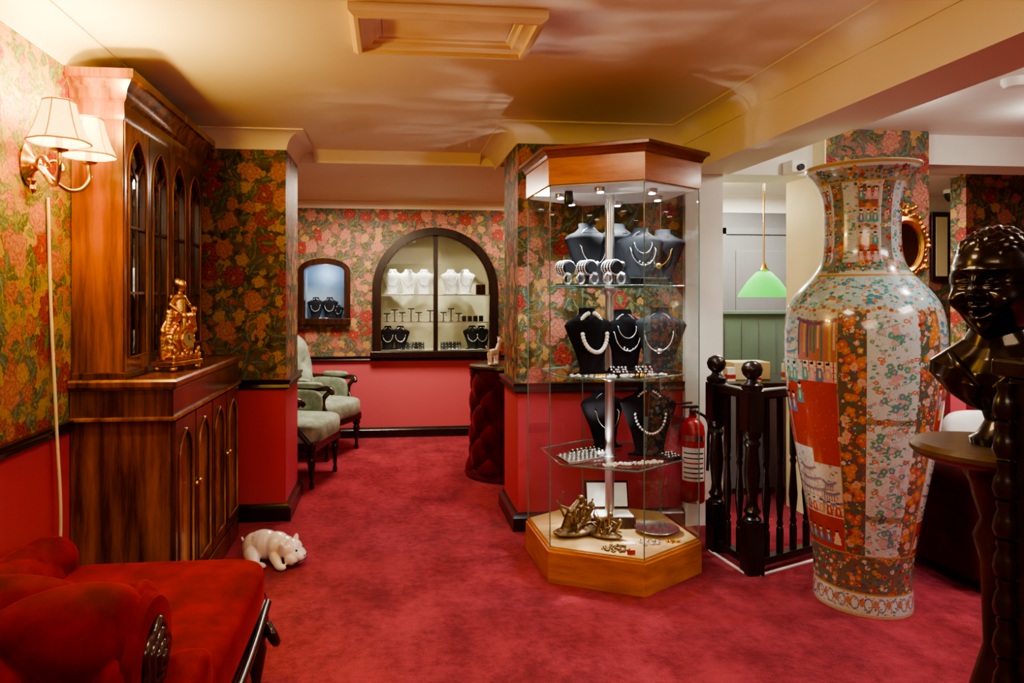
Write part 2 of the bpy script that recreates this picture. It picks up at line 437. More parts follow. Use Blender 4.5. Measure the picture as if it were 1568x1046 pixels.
sweep('baseboard_pillar_left',[(LX,4.4),(-.656,4.4),(-.656,4.95),(-2.0,4.95)],skirt(.105,.035),M_darkwood)
sweep('baseboard_pillar_right',[(2.0,4.55),(.766,4.55),(.766,4.06),(1.8,4.06)],skirt(.105,.035),M_darkwood)
sweep('baseboard_back',[(-2.0,4.95),(-2.0,6.9),(2.1,6.9),(2.1,4.6)],skirt(.10),M_darkwood)
cp=[(-.15,2.42),(-.15,2.84),(.57,2.84),(.57,2.42)]
cpr=[(0,CZ+.004),(0,CZ-.03),(.02,CZ-.045),(.035,CZ-.045),(.04,CZ-.03),(.06,CZ-.022),(.075,CZ-.022),(.085,CZ-.01),(.10,CZ-.008),(.11,CZ+.004)]
g=grp('ceiling_hatch')
M_hatch=plain('hatch_paint',(.82,.62,.36),.45,var=.03)
sweep('hatch_moulding',cp,cpr,M_hatch,True,g)
box('hatch_panel',-.03,.45,2.545,2.715,CZ-.006,CZ+.004,M_hatch,g)
# ------------------------------------------------------------ arched display window
M_alc=plain('alcove_cream',(.60,.58,.42),.5,var=.03)
GW=g=grp('window_1')
archband('frame',WC,WZS,WR+.065,WR-.01,.83,6.85,6.96,M_darkwood,g)
archband('inner_bead',WC,WZS,WR-.008,WR-.022,.86,6.87,6.92,M_mah,g)
box('sill',WX0-.03,WX1+.03,6.82,6.96,.80,.865,M_darkwood,g,.008)
box('mullion',WC-.022,WC+.022,6.87,6.93,.86,WZS+WR,M_darkwood,g)
for s,z in ((0,1.14),(1,1.42)):
    box('glass_shelf',WC-WR+.005,WC+WR-.005,7.06,7.30,z,z+.008,M_glass,g)
    box('shelf_edge',WC-WR+.005,WC+WR-.005,7.052,7.058,z,z+.01,M_alu,g)
box('alcove_back',WC-WR-.06,WC+WR+.06,7.36,7.38,.8,2.2,M_alc,g)
box('alcove_side_left',WC-WR-.08,WC-WR-.01,7.03,7.38,.8,2.2,M_alc,g)
box('alcove_side_right',WC+WR+.01,WC+WR+.08,7.03,7.38,.8,2.2,M_alc,g)
box('alcove_bottom',WC-WR-.06,WC+WR+.06,7.03,7.38,.80,.855,M_alc,g)
box('alcove_top',WC-WR-.06,WC+WR+.06,7.03,7.38,2.12,2.2,M_alc,g)
def pane(name,pts,mat,parent): return mesh_obj(name,pts,[tuple(range(len(pts)))],mat,parent)
pp=[(WC-WR,6.9,.86),(WC+WR,6.9,.86)]+[(WC+WR*math.cos(pi*i/24),6.9,WZS+WR*math.sin(pi*i/24)) for i in range(25)]
pane('glass_pane',pp,M_glass,g)
GN=g=grp('wall_display_niche')
ac=(AX0+AX1)/2; aw=(AX1-AX0)/2
archband('frame',ac,1.66,aw+.055,aw-.005,1.19,6.84,6.95,M_mah,g,rise=.07)
box('frame_bottom',AX0-.06,AX1+.06,6.83,6.95,1.13,1.195,M_mah,g,.006)
M_niche=plain('niche_blue',(.30,.42,.55),.6)
box('niche_back',AX0-.03,AX1+.03,7.2,7.22,1.15,1.8,M_niche,g)
box('niche_left',AX0-.03,AX0,7.03,7.2,1.15,1.8,M_niche,g)
box('niche_right',AX1,AX1+.03,7.03,7.2,1.15,1.8,M_niche,g)
box('niche_bottom',AX0-.03,AX1+.03,7.03,7.2,1.15,1.185,M_niche,g)
box('niche_top',AX0-.03,AX1+.03,7.03,7.2,1.74,1.8,M_niche,g)
# ------------------------------------------------------------ jewellery
def beads(name,pts,r,mat,parent): return multi_spheres(name,[(*p,r,r,r) for p in pts],mat,parent,seg=8,rings=6)
def bust(loc,h,mat,rotz=0,neck='chain',nm='necklace_bust',cmat=None):
    g=grp(nm,loc,(0,0,rotz)); cm=cmat or M_silver
    pr=[(.0,0),(.30,0),(.31,.03),(.22,.05),(.20,.10),(.25,.32),(.36,.62),(.40,.74),(.36,.80),(.22,.86),(.145,.92),(.14,1.0),(0,1.0)]
    o=lathe('torso_form',[(a*h,b*h) for a,b in pr],mat,g,sy=.42,rot=(-.16,0,0),seg=28)
    n=34; 
    def loop(w,dz):
        pts=[]
        for i in range(n):
            t=-pi*.92+2*pi*.92*i/(n-1); 
            x=w*h*math.sin(t); zz=(.92-dz)*h-dz*h*math.cos(t)
            yy=-.185*h*(1-0.25*abs(x/(.26*h)))+.12*zz- (0.0 if math.cos(t)>0 else -.09*h)
            pts.append((x,yy,zz))
        return pts
    pts=loop(.21,.29)
    if neck=='pearl': beads('pearl_necklace',pts,.0066*h/.2,M_pearl,g)
    elif neck=='chain':
        tube('chain',pts,.0026,cm,g,poly=True); beads('pendant',[pts[n//2]],.010*h/.2,cm,g)
    elif neck=='double':
        tube('chain',pts,.0026,cm,g,poly=True); tube('chain_inner',loop(.15,.19),.0022,cm,g,poly=True); p_=pts[n//2]; beads('drops',[(p_[0]+dx,p_[1],p_[2]+abs(dx)*.6) for dx in (-.03,-.015,0,.015,.03)],.0055,cm,g)
    elif neck=='collar':
        beads('silver_collar',pts,.0045*h/.2,cm,g)
    return g
def roll(loc,rotz=0,h=.07):
    g=grp('bracelet_roll',loc,(0,0,rotz))
    box('foot',-.04,.04,-.03,.03,0,.008,M_greyv,g,.002); box('post',-.008,.008,-.008,.008,.008,h,M_greyv,g)
    lathe('bar',[(0,-.055),(.03,-.055),(.032,-.05),(.032,.05),(.03,.055),(0,.055)],M_greyv,g,(0,0,h+.028),(pi/2,0,0),24)
    for k in range(4):
        n=22; y=-.038+.025*k
        beads('bracelet',[(.035*math.cos(2*pi*i/n),y,h+.028+.035*math.sin(2*pi*i/n)) for i in range(n)],.0062,M_silver,g)
def tray(loc,w,d,rotz=0,tilt=0,n=(4,3),mat=None):
    g=grp('jewellery_tray',loc,(tilt,0,rotz))
    box('tray_base',-w/2,w/2,-d/2,d/2,0,.014,mat or M_greyv,g,.003)
    pts=[]
    for i in range(n[0]):
        for j in range(n[1]): pts.append((-w/2+w*(i+.5)/n[0]+random.uniform(-.004,.004),-d/2+d*(j+.5)/n[1],.018))
    beads('rings',pts,.007,M_silver,g)
def pile(loc,rad,n,mat,nm='silver_trinkets'):
    g=grp(nm,loc)
    e=[]
    for i in range(n):
        a=random.uniform(0,2*pi); q=rad*math.sqrt(random.random()); r=random.uniform(.004,.009)
        e.append((q*math.cos(a),q*math.sin(a)*.6,r*.8,r*1.2,r,r*.8))
    multi_spheres('trinkets',e,mat,g,seg=8,rings=6)
for i,x in enumerate((.0,.16,.32,.60,.75)): bust((WC-WR+.14+x*1.02,7.17,1.43),.27,M_whitev,0,('collar','double','collar','double','collar')[i])
for x in (.10,.27,.46,.70): pile((WC-WR+.1+x,7.09,1.43),.05,12,M_silver)
box('jewel_chest',-.05,.05,-.04,.04,0,.11,M_mah,None,.01,loc=(WC+WR-.08,7.15,1.43))
for x in (.04,.17,.93,1.03): bust((WC-WR+.05+x,7.17,.856),.25,M_greyv,0,'collar')
tray((WC-.23,7.17,.870),.26,.14,0,.9,(6,4),M_black); tray((WC+.18,7.17,.870),.22,.14,0,.9,(6,4),M_black)
for x in (.12,.3,.5,.7,.9,1.0): pile((WC-WR+.06+x,7.08,.856),.05,14,M_silver)
def earring_stand(loc,h=.11):
    g=grp('earring_stand',loc)
    box('foot',-.02,.02,-.015,.015,0,.006,M_black,g); box('stem',-.005,.005,-.004,.004,.006,h,M_black,g)
    box('crossbar',-.034,.034,-.005,.005,h-.012,h,M_black,g)
    beads('drops',[(-.028,0,h-.03),(.028,0,h-.03)],.011,M_silver,g)
for i,x in enumerate((.05,.13,.21,.30,.38,.50,.64,.72,.80)): earring_stand((WC-WR+.03+x,7.15,1.149),(.09,.13,.10,.14,.10,.12,.10,.14,.09)[i])
for x in (.86,.92,.98,1.04): box('ring_box',-.022,.022,-.02,.02,0,.06,M_black,None,.004,loc=(WC-WR+.03+x,7.17,1.149))
for x in (-.76,-.62,-.53): bust((x,7.10,1.186),.22 if x<-.6 else .14,M_greyv,0,'collar')
pile((-.67,7.05,1.186),.05,25,M_silver)
# ------------------------------------------------------------ hexagonal case
HC=(1.165,3.545); A0=math.radians(-87.65)
def hexp(R,z): return [(R*math.cos(A0+i*pi/3),R*math.sin(A0+i*pi/3),z) for i in range(6)]
def hexring(R): return [(R*math.cos(A0+i*pi/3),R*math.sin(A0+i*pi/3)) for i in range(6)]
def hexprism(name,prof,mat,parent):
    v=[];f=[]
    for R,z in prof: v+=hexp(R,z)
    for i in range(len(prof)-1):
        for k in range(6): f.append((i*6+k,i*6+(k+1)%6,(i+1)*6+(k+1)%6,(i+1)*6+k))
    f.append(tuple(range(5,-1,-1))); f.append(tuple((len(prof)-1)*6+k for k in range(6)))
    return mesh_obj(name,v,f,mat,parent)
GC=g=grp('jewellery_display_case',(HC[0],HC[1],0))
hexprism('plinth',[(.465,0),(.465,.15),(.458,.155),(.455,.165)],M_cherry,g)
hexprism('deck',[(.44,.166),(.44,.172)],M_maple,g)
hexprism('fascia',[(.462,1.955),(.462,2.085)],M_cherry,g)
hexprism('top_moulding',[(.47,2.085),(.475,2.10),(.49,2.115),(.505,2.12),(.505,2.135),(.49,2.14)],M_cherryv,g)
hexprism('case_ceiling',[(.44,1.948),(.44,1.954)],M_white,g)
R=.452; P6=hexring(R)
for i in range(6):
    a=P6[i]; b=P6[(i+1)%6]
    pane('glass_pane',[(a[0],a[1],.168),(b[0],b[1],.168),(b[0],b[1],1.955),(a[0],a[1],1.955)],M_glass,g)
    tube('glass_joint',[(a[0],a[1],.168),(a[0],a[1],1.955)],.003,M_gedge,g,poly=True)
for z in (.56,1.0,1.455):
    hexprism('glass_shelf',[(.375,z),(.375,z+.008)],M_glass,g)
    hp=hexring(.376); tube('shelf_edge',[(q[0],q[1],z+.004) for q in hp],.0042,M_gedge,g,cyc=True,poly=True)
lathe('pole',[(.035,.172),(.035,.18),(.024,.185),(.024,1.948)],M_alu,g,seg=24)
for z in (.545,.985,1.44): lathe('pole_collar',[(.024,z-.03),(.04,z-.004),(.04,z+.012)],M_alu,g,seg=24)
for i in range(6):
    a=A0+i*pi/3+pi/6; lathe('case_spot',[(.0,1.925),(.022,1.925),(.028,1.93),(.03,1.948)],M_alu,g,(.27*math.cos(a),.27*math.sin(a),0),seg=20)
    lathe('case_bulb',[(0,1.921),(.016,1.921),(.016,1.9245),(0,1.9245)],M_bulb,g,(.27*math.cos(a),.27*math.sin(a),0),seg=16)
lathe('turntable_finial',[(0,1.88),(.02,1.88),(.025,1.90),(.02,1.948)],M_black,g,(-.25,-.10,0),seg=16)
hx,hy=HC
z=1.464
for dx,dy in ((-.27,-.10),(-.17,-.15),(-.055,-.20)): roll((hx+dx,hy+dy,z),.25,.06)
bust((hx-.04,hy+.20,z),.36,M_greyv,.2); bust((hx+.15,hy-.08,z+.0),.31,M_greyv,-.1,'double'); bust((hx+.29,hy+.02,z),.31,M_greyv,-.7,'chain',cmat=M_gold); bust((hx+.12,hy+.20,z),.36,M_greyv,-.1)
for dx,dy in ((.03,-.29),(.085,-.28),(.14,-.265),(.20,-.25)): box('jewellery_box',-.024,.024,-.02,.02,0,.035,M_greyv,None,.004,loc=(hx+dx,hy+dy,z),rot=(0,0,-.1))
for dx,dy in ((-.04,-.30),(-.10,-.28),(-.16,-.25),(-.22,-.215),(-.28,-.19)): 
    g=grp('watch_ring',(hx+dx,hy+dy,z),(0,0,.3)); tube('band',[(.022*math.cos(2*pi*i/12),0,.028+.024*math.sin(2*pi*i/12)) for i in range(12)],.0055,M_silver,g,cyc=True); lathe('dial',[(0,0),(.013,0),(.013,.007),(0,.007)],M_silver,g,(0,-.004,.05),(.6,0,0),16)
z=1.009
bust((hx-.14,hy-.15,z),.34,M_blackv,.25,'pearl'); bust((hx+.08,hy-.03,z),.33,M_blackv,0,'double'); bust((hx+.23,hy-.11,z),.34,M_greyv,-.45,'chain'); bust((hx-.05,hy+.2,z),.31,M_blackv,.2,'chain',cmat=M_gold)
for i in range(9):
    t=i/8; pile((hx-.25+.45*t,hy-.27+.06*abs(t-.4),z),.026,9,(M_pearl,M_silver,M_gold,M_silver)[i%4])
for dx,dy in ((-.02,-.20),(.11,-.20)): tray((hx+dx,hy+dy,z+.012),.09,.06,0,.5,(5,3),M_blackv)
z=.569
bust((hx+.02,hy+.13,z),.33,M_blackv,.2,'chain'); bust((hx+.19,hy-.08,z),.37,M_blackv,-.2,'collar')
tray((hx-.2,hy-.14,z+.012),.24,.10,.45,.18,(8,3),M_silver); tray((hx-.12,hy-.0,z+.0),.18,.10,.45,.12,(6,3),M_greyv)
for i in range(5): pile((hx-.08+.06*i,hy-.27+.01*i,z),.04,22,M_pearl if i!=2 else M_silver)
tray((hx+.27,hy-.15,z+.004),.09,.07,.4,.2,(4,3),M_greyv)
z=.1725
g=grp('jewellery_casket',(hx+.02,hy+.05,z),(0,0,-.1))
box('casket_tray',-.12,.12,-.08,.06,0,.06,M_mah,g,.004); box('casket_inner',-.11,.11,-.07,.05,.058,.064,M_whitev,g)
box('casket_lid',-.12,.12,0,.022,0,.15,M_mah,g,.004,loc=(0,.065,.065),rot=(-.25,0,0)); box('lid_lining',-.11,.11,-.004,.0,.012,.138,M_whitev,g,loc=(0,.064,.065),rot=(-.25,0,0))
for k,(ox,oy,sc,rz) in enumerate(((-.21,-.09,1.1,.3),(-.07,-.15,.72,-.5))):
    g=grp('bronze_figure_group',(hx+ox,hy+oy,z),(0,0,rz)); g.scale=(sc,sc,sc)
    el=[(0,0,.02,.12,.06,.02)]+limb((-.06,0,.02),(-.03,0,.11),.026,.018)+limb((-.03,0,.11),(.02,.01,.15),.018,.013)+[(.035,.01,.165,.018,.016,.018)]
    el+=limb((.02,0,.13),(.08,-.01,.11),.011,.008)+limb((.05,.02,.03),(.09,.02,.10),.022,.014)+[(.10,.02,.12,.018,.016,.02)]+limb((-.03,0,.12),(-.09,0,.15),.01,.006)+limb((-.09,0,.15),(-.07,0,.21),.006,.005)+limb((.02,0,.03),(-.02,-.05,.05),.018,.01)
    for q_ in range(18):
        a=random.uniform(0,6.28); q=random.uniform(.05,.13); el+=limb((q*.4*math.cos(a),.02*math.sin(a),.05),(q*math.cos(a),q*.5*math.sin(a),random.uniform(.04,.18)),.009,.006,9)
    blob('figures',el,M_abronze,g,voxel=.004,sm=1)
pile((hx-.06,hy-.31,z),.08,40,M_abronze,'bronze_trinkets')
g=grp('silver_salver',(hx+.22,hy-.10,z),(0,0,.1))
lathe('dish',[(0,.004),(.07,.004),(.10,.02),(.108,.024),(.106,.028),(.07,.01),(0,.01)],M_silver,g,seg=40,sx=1.1)
pile((hx+.12,hy-.25,z),.06,24,M_silver); pile((hx+.25,hy-.24,z),.04,14,M_gold)
box('paper_price_ticket',-.03,.03,-.02,.02,0,.003,M_label,None,0,loc=(hx+.02,hy-.24,z))
box('ticket_red',-.02,.02,-.002,.002,0,.02,M_redp,None,0,loc=(hx-.02,hy-.385,z))
# ------------------------------------------------------------ bookcase cabinet
g=grp('breakfront_bookcase',(-.875,2.92,0),(0,0,pi/2))
W=1.22; D=.42
box('plinth',.005,W-.005,.012,D,0,.11,M_yewd,g,.006)
box('base_carcase',.01,W-.01,.03,D,.11,.90,M_yew,g)
box('frieze',0,W,.015,D,.90,1.02,M_yewd,g,.004)
sweep('frieze_bead',[(0,D),(0,.015),(W,.015),(W,D)],[(-.002,.895),(.012,.895),(.014,.903),(.012,.911),(-.002,.911)],M_yewf,False,g)
sweep('counter_edge',[(0,D),(0,.012),(W,.012),(W,D)],[(-.01,1.02),(.0,1.02),(.014,1.035),(.016,1.055),(.008,1.064),(-.01,1.064)],M_yew,False,g)
box('counter_top',0,W,.012,D,1.03,1.062,M_yew,g)
n=4; dw=(W-.04)/n
def lancet(xa,xb,zs,rise):
    xc=(xa+xb)/2; w=(xb-xa)
    def f(x):
        t=abs(x-xc)+w/2
        return zs+math.sqrt(max(0,w*w-t*t))/(.866*w)*rise
    return f
for i in range(n):
    xa=.02+dw*i
    plate('cupboard_door',xa+.004,xa+dw-.004,.13,.885,[dict(xa=xa+.05,xb=xa+dw-.05,zb=.19,top=lancet(xa+.05,xa+dw-.05,.72,.11),n=14)],M_yewd,g,t=.02,loc=(0,.010,0))
    box('door_panel',xa+.04,xa+dw-.04,.022,.03,.16,.86,M_yewf,g)
    pp=[(xa+.05,.008,.19)]+[(xa+.05+(dw-.10)*k/14,.008,lancet(xa+.05,xa+dw-.05,.72,.11)(xa+.05+(dw-.10)*k/14)) for k in range(15)]+[(xa+dw-.05,.008,.19)]
    tube('door_bead',pp,.006,M_yewf,g,poly=True,cyc=True)
    if i<n-1: box('door_gap',xa+dw-.004,xa+dw+.004,.008,.03,.13,.885,M_darkwood,g)
    sup('knob',.011,.011,.011,1,1,M_brass,g,(xa+(dw-.03 if i%2==0 else .03),.0,.56))
uy=.22; uz0=1.062; uz1=2.20
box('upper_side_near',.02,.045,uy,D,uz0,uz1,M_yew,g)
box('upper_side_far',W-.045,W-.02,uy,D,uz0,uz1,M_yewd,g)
box('upper_back',.045,W-.045,D-.012,D,uz0,uz1,M_yewd,g)
box('upper_base_mould',.012,W-.012,uy-.012,D-.001,uz0,uz0+.03,M_yewd,g,.004)
box('upper_top',.046,W-.046,uy+.002,D,2.12,uz1,M_yewd,g)
for z in (1.35,1.62,1.88): box('shelf',.045,W-.045,uy+.04,D-.012,z,z+.015,M_yewd,g)
dw=(W-.06)/n
for i in range(n):
    xa=.03+dw*i; a=xa+.04; b=xa+dw-.04; fn=lancet(a,b,1.93,.15)
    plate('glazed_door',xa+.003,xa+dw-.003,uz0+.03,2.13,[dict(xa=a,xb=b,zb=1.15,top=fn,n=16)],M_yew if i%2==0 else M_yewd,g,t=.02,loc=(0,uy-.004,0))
    pane('door_glass',[(a,uy+.012,1.14),(b,uy+.012,1.14),(b,uy+.012,2.09),(a,uy+.012,2.09)],M_cabglass,g)
    xm=(a+b)/2
    for q in (1.42,1.70): box('glazing_bar',a,b,uy-.002,uy+.006,q-.006,q+.006,M_yewd,g)
    box('glazing_bar_v',xm-.006,xm+.006,uy-.002,uy+.006,1.15,1.93,M_yewd,g)
    tube('tracery',[(xm,uy+.002,1.90),(a+(xm-a)*.4,uy+.002,1.97),(a+.01,uy+.002,2.0)],.005,M_yewd,g); tube('tracery',[(xm,uy+.002,1.90),(b-(xm-a)*.4,uy+.002,1.97),(b-.01,uy+.002,2.0)],.005,M_yewd,g)
    pp=[(a,uy-.006,1.15)]+[(a+(b-a)*k/14,uy-.006,fn(a+(b-a)*k/14)) for k in range(15)]+[(b,uy-.006,1.15)]
    tube('door_bead',pp,.005,M_yewf,g,poly=True,cyc=True)
sweep('cabinet_cornice',[(.02,D),(.02,uy),(W-.02,uy),(W-.02,D)],[(-.01,2.13),(.004,2.13),(.01,2.15),(.008,2.20),(.02,2.215),(.025,2.25),(.05,2.285),(.062,2.29),(.062,2.325),(-.01,2.325)],M_yew,False,g)
box('cornice_top',.02,W-.02,uy,D,2.30,2.322,M_yewd,g)
g=grp('leather_books',(0,0,0))
bm_cols=[plain('book_leather%d'%i,c,.5) for i,c in enumerate([(.16,.03,.015),(.05,.07,.03),(.25,.13,.04),(.03,.03,.05)])]
for z in (1.095,1.367,1.637):
    y=3.0
    while y<4.02:
        w=random.uniform(.02,.045); h=random.uniform(.16,.22)
        box('book',-1.27,-1.17,y,y+w-.002,z,z+h,random.choice(bm_cols),g); y+=w
# ------------------------------------------------------------ gilt clock
g=grp('gilt_mantel_clock',(-.985,3.30,1.066),(0,0,pi/2-.35))
for x in (-.085,.085):
    for y in (-.04,.04): sup('foot',.02,.016,.012,1,1,M_gold,g,(x,y,.012))
box('base',-.11,.11,-.06,.06,.022,.045,M_gold,g,.006); box('base_upper',-.095,.095,-.05,.05,.045,.07,M_gold,g,.008)
el=[(0,.0,.14,.07,.045,.075),(-.065,0,.10,.03,.035,.04),(.065,0,.10,.03,.035,.04),(-.08,0,.14,.018,.03,.03),(.08,0,.14,.018,.03,.03),(0,0,.2,.05,.04,.03)]
for k in range(14):
    a=pi*k/13; el.append((.082*math.cos(a),-.02,.13+.085*math.sin(a),.012,.016,.012))
for s in (-1,1):
    el+=limb((.075*s,0,.10),(.10*s,0,.20),.014,.010)+limb((.10*s,0,.20),(.07*s,0,.235),.010,.012)
    el+=limb((.09*s,.01,.07),(.105*s,.01,.16),.02,.012)+[(.105*s,.0,.18,.018,.018,.022)]
blob('case_body',el,M_gold,g,voxel=.004,sm=1)
lathe('dial_bezel',[(0,0),(.040,0),(.045,.006),(.040,.014),(.035,.012),(0,.012)],M_gold,g,(0,-.045,.14),(pi/2,0,0),32)
M_dial=plain('dial_enamel',(.38,.28,.14),.4)
lathe('dial',[(0,.0),(.033,.0),(.033,.002),(0,.002)],M_dial,g,(0,-.0575,.14),(pi/2,0,0),32)
box('hour_hand',-.0015,.0015,-.0625,-.061,.14,.162,M_black,g); box('minute_hand',-.001,.018,-.0625,-.061,.139,.1415,M_black,g)
el=[(0,.0,.245,.045,.038,.04)]+limb((0,0,.25),(.005,0,.325),.038,.028)+[(.01,-.005,.335,.038,.024,.018)]+limb((.01,0,.345),(.012,-.004,.368),.012,.012,3)+[(.013,-.008,.392,.023,.025,.028),(.012,.008,.40,.026,.022,.026)]
el+=limb((-.02,0,.335),(-.065,-.01,.30),.014,.011)+limb((-.065,-.01,.30),(-.055,-.05,.27),.011,.008)+limb((.04,0,.335),(.07,-.01,.295),.014,.011)+limb((.07,-.01,.295),(.04,-.05,.28),.011,.008)
el+=limb((-.015,-.01,.24),(-.03,-.055,.25),.024,.018)+limb((-.03,-.055,.25),(-.04,-.06,.19),.016,.010)+limb((.02,-.01,.24),(.035,-.05,.25),.024,.018)+limb((.035,-.05,.25),(.05,-.055,.20),.016,.010)
el+=limb((-.03,.02,.23),(.05,.03,.21),.034,.034)+limb((-.08,0,.17),(-.06,.0,.26),.020,.024)+limb((.0,.03,.33),(.03,.04,.22),.02,.03)
el+=limb((.075,-.02,.20),(.085,-.02,.255),.018,.014)+[(.087,-.024,.278,.015,.015,.017)]
blob('seated_figure',el,M_gold,g,voxel=.0035,sm=1)
multi_spheres('acanthus_ornament',[(x,-.05,zz,.012,.008,.016) for x,zz in [(-.09,.06),(-.07,.075),(-.085,.09),(.09,.06),(.07,.075),(.085,.09),(0,.205),(-.02,.215),(.02,.215),(-.06,.185),(.06,.185),(0,.075),(.03,.07),(-.03,.07)]],M_gold,g)
# ------------------------------------------------------------ wall sconce
g=grp('wall_sconce',(LX,2.60,1.88),(0,0,pi/2))
lathe('backplate',[(0,0),(.045,0),(.05,.008),(.035,.018),(.02,.028),(.012,.05),(0,.055)],M_brass,g,rot=(pi/2,0,0),sy=1.5,seg=32)
lathe('plate_drop',[(0,-.09),(.012,-.08),(.016,-.07),(.008,-.055),(.014,-.04),(.0,-.03)],M_brass,g,(0,-.02,-.02),seg=16)
for s in (-1,1):
    ex=.115*s; ey=-.165
    tube('arm',[(0,-.04,0),(.02*s,-.08,-.05),(.07*s,-.13,-.085),(.115*s,-.165,-.04),(ex,ey,.02)],.008,M_brass,g)
    tube('scroll',[(.02*s,-.07,-.04),(.03*s,-.05,.0),(.05*s,-.08,.02),(.055*s,-.1,-.01),(.04*s,-.09,-.015)],.006,M_brass,g)
    lathe('drip_pan',[(0,0),(.012,.0),(.028,.008),(.03,.012),(.012,.014),(0,.014)],M_brass,g,(ex,ey,.02),seg=24)
    lathe('candle_tube',[(.011,.03),(.011,.075),(0,.075)],M_cable,g,(ex,ey,0),seg=16)
    pr=[(.092,.055),(.086,.066),(.072,.10),(.060,.14),(.052,.17),(.047,.195)]
    seg=72; v=[];f=[]
    for r,zz in pr:
        for k in range(seg):
            a=2*pi*k/seg; rr=r*(1+.012*(1 if k%2 else -1)+.06*abs(math.cos(a*3))); v.append((rr*math.cos(a),rr*math.sin(a),zz))
    for i in range(len(pr)-1):
        for k in range(seg): f.append((i*seg+k,i*seg+(k+1)%seg,(i+1)*seg+(k+1)%seg,(i+1)*seg+k))
    o=mesh_obj('lampshade',v,f,M_shade,g,True,(ex,ey,0)); 
    for zz,r in ((.055,.0935),(.195,.048)):
        tube('shade_trim',[(ex+r*(1+.06*abs(math.cos(2*pi*k/36*3)))*math.cos(2*pi*k/36),ey+r*(1+.06*abs(math.cos(2*pi*k/36*3)))*math.sin(2*pi*k/36),zz) for k in range(36)],.0035,M_shadet,g,cyc=True,poly=True)
    for k in range(6):
        a=2*pi*k/6; tube('shade_rib',[(ex+r_*1.075*math.cos(a),ey+r_*1.075*math.sin(a),z_) for r_,z_ in pr],.0022,M_shadet,g,poly=True)
    sup('bulb',.014,.014,.026,1,1,M_bulb,g,(ex,ey,.10),nu=16,nv=10)
tube('lamp_cable',[(LX+.008,2.74,1.78),(LX+.008,2.76,1.4),(LX+.03,2.76,.9),(LX+.04,2.77,.5),(LX+.012,2.76,.02)],.006,M_cable)
# ------------------------------------------------------------ tufting
def tuft(a,b,k=9):
    h=(abs(math.sin(pi*a))*abs(math.sin(pi*b)))**.45
    da=a-round(a); db=b-round(b)
    return h-.5*math.exp(-(da*da+db*db)*k*6)
# ------------------------------------------------------------ chaise longue
g=grp('chaise_longue')
sup('seat_cushion',.37,.50,.085,.35,.25,M_velvet,g,(-.80,2.05,.395),nu=64,nv=24)
box('seat_rail',-1.15,-.445,1.45,2.54,.26,.345,M_mah,g,.02,3)
tube('rail_moulding',[(-.438,1.45,.30),(-.43,1.8,.29),(-.43,2.2,.29),(-.44,2.52,.30)],.014,M_mah,g)
tube('rail_moulding_end',[(-.45,2.55,.30),(-.8,2.56,.29),(-1.14,2.55,.30)],.014,M_mah,g)
AZ=.59
def bol(u,v):
    a=2*pi*u; x=-1.20+.66*v
    r=.165*(1-.25*max(0,(v-.93)/.07)**2-.25*max(0,(.07-v)/.07)**2)
    s=u*6; w=v*3+.55
    h=tuft((s+w)/2,(s-w)/2,5)
    r+=.046*h-.022
    return (x,1.60+r*math.cos(a),AZ+r*math.sin(a))
surf('scroll_arm',bol,180,110,M_velvet,g,True)
lathe('arm_end_disc',[(0,.0),(.14,0),(.145,.01),(.13,.03),(.09,.035),(.085,.028),(0,.028)],M_velvet,g,(-.56,1.60,AZ),(0,pi/2,0),36)
for k in range(3):
    rr=(.07,.048,.026)[k]; tube('carved_rosette',[(-.525+.006*k,1.60+rr*math.cos(2*pi*i/24)*(1+.12*math.cos(5*2*pi*i/24)),AZ+rr*math.sin(2*pi*i/24)*(1+.12*math.cos(5*2*pi*i/24))) for i in range(24)],.011,M_mah,g,cyc=True)
sup('rosette_boss',.02,.022,.022,1,1,M_mah,g,(-.515,1.60,AZ))
tube('carved_scroll',[(-.52,1.70,.50),(-.515,1.74,.42),(-.51,1.70,.36),(-.51,1.66,.40),(-.51,1.69,.43)],.012,M_mah,g)
sup('arm_base',.33,.11,.14,.4,.4,M_velvet,g,(-.84,1.60,.42))
sup('side_bolster',.055,.13,.075,.5,.5,M_velvet,g,(-.49,1.66,.46))
def backr(u,v):
    a=2*pi*u; y=1.72+.85*v; r=.085*math.sqrt(max(.02,1-max(0,(v-.86)/.14)**2))
    h=tuft((u*4+v*7)/2+.25,(u*4-v*7)/2+.25)
    r+=.014*h
    return (-1.17+r*1.1*math.cos(a),y,.49+r*math.sin(a)*1.0)
surf('back_roll',backr,80,110,M_velvet,g,True)
for x,y in ((-.47,2.47),(-1.10,2.47),(-.47,1.50),(-1.10,1.50)):
    lathe('turned_leg',[(.014,0),(.018,.02),(.014,.04),(.026,.10),(.036,.16),(.03,.19),(.04,.21),(.042,.27)],M_mah,g,(x,y,0),seg=24)
tube('knee_scroll',[(-.425,2.42,.27),(-.40,2.40,.24),(-.40,2.44,.20),(-.42,2.46,.22),(-.415,2.44,.245)],.016,M_mah,g)
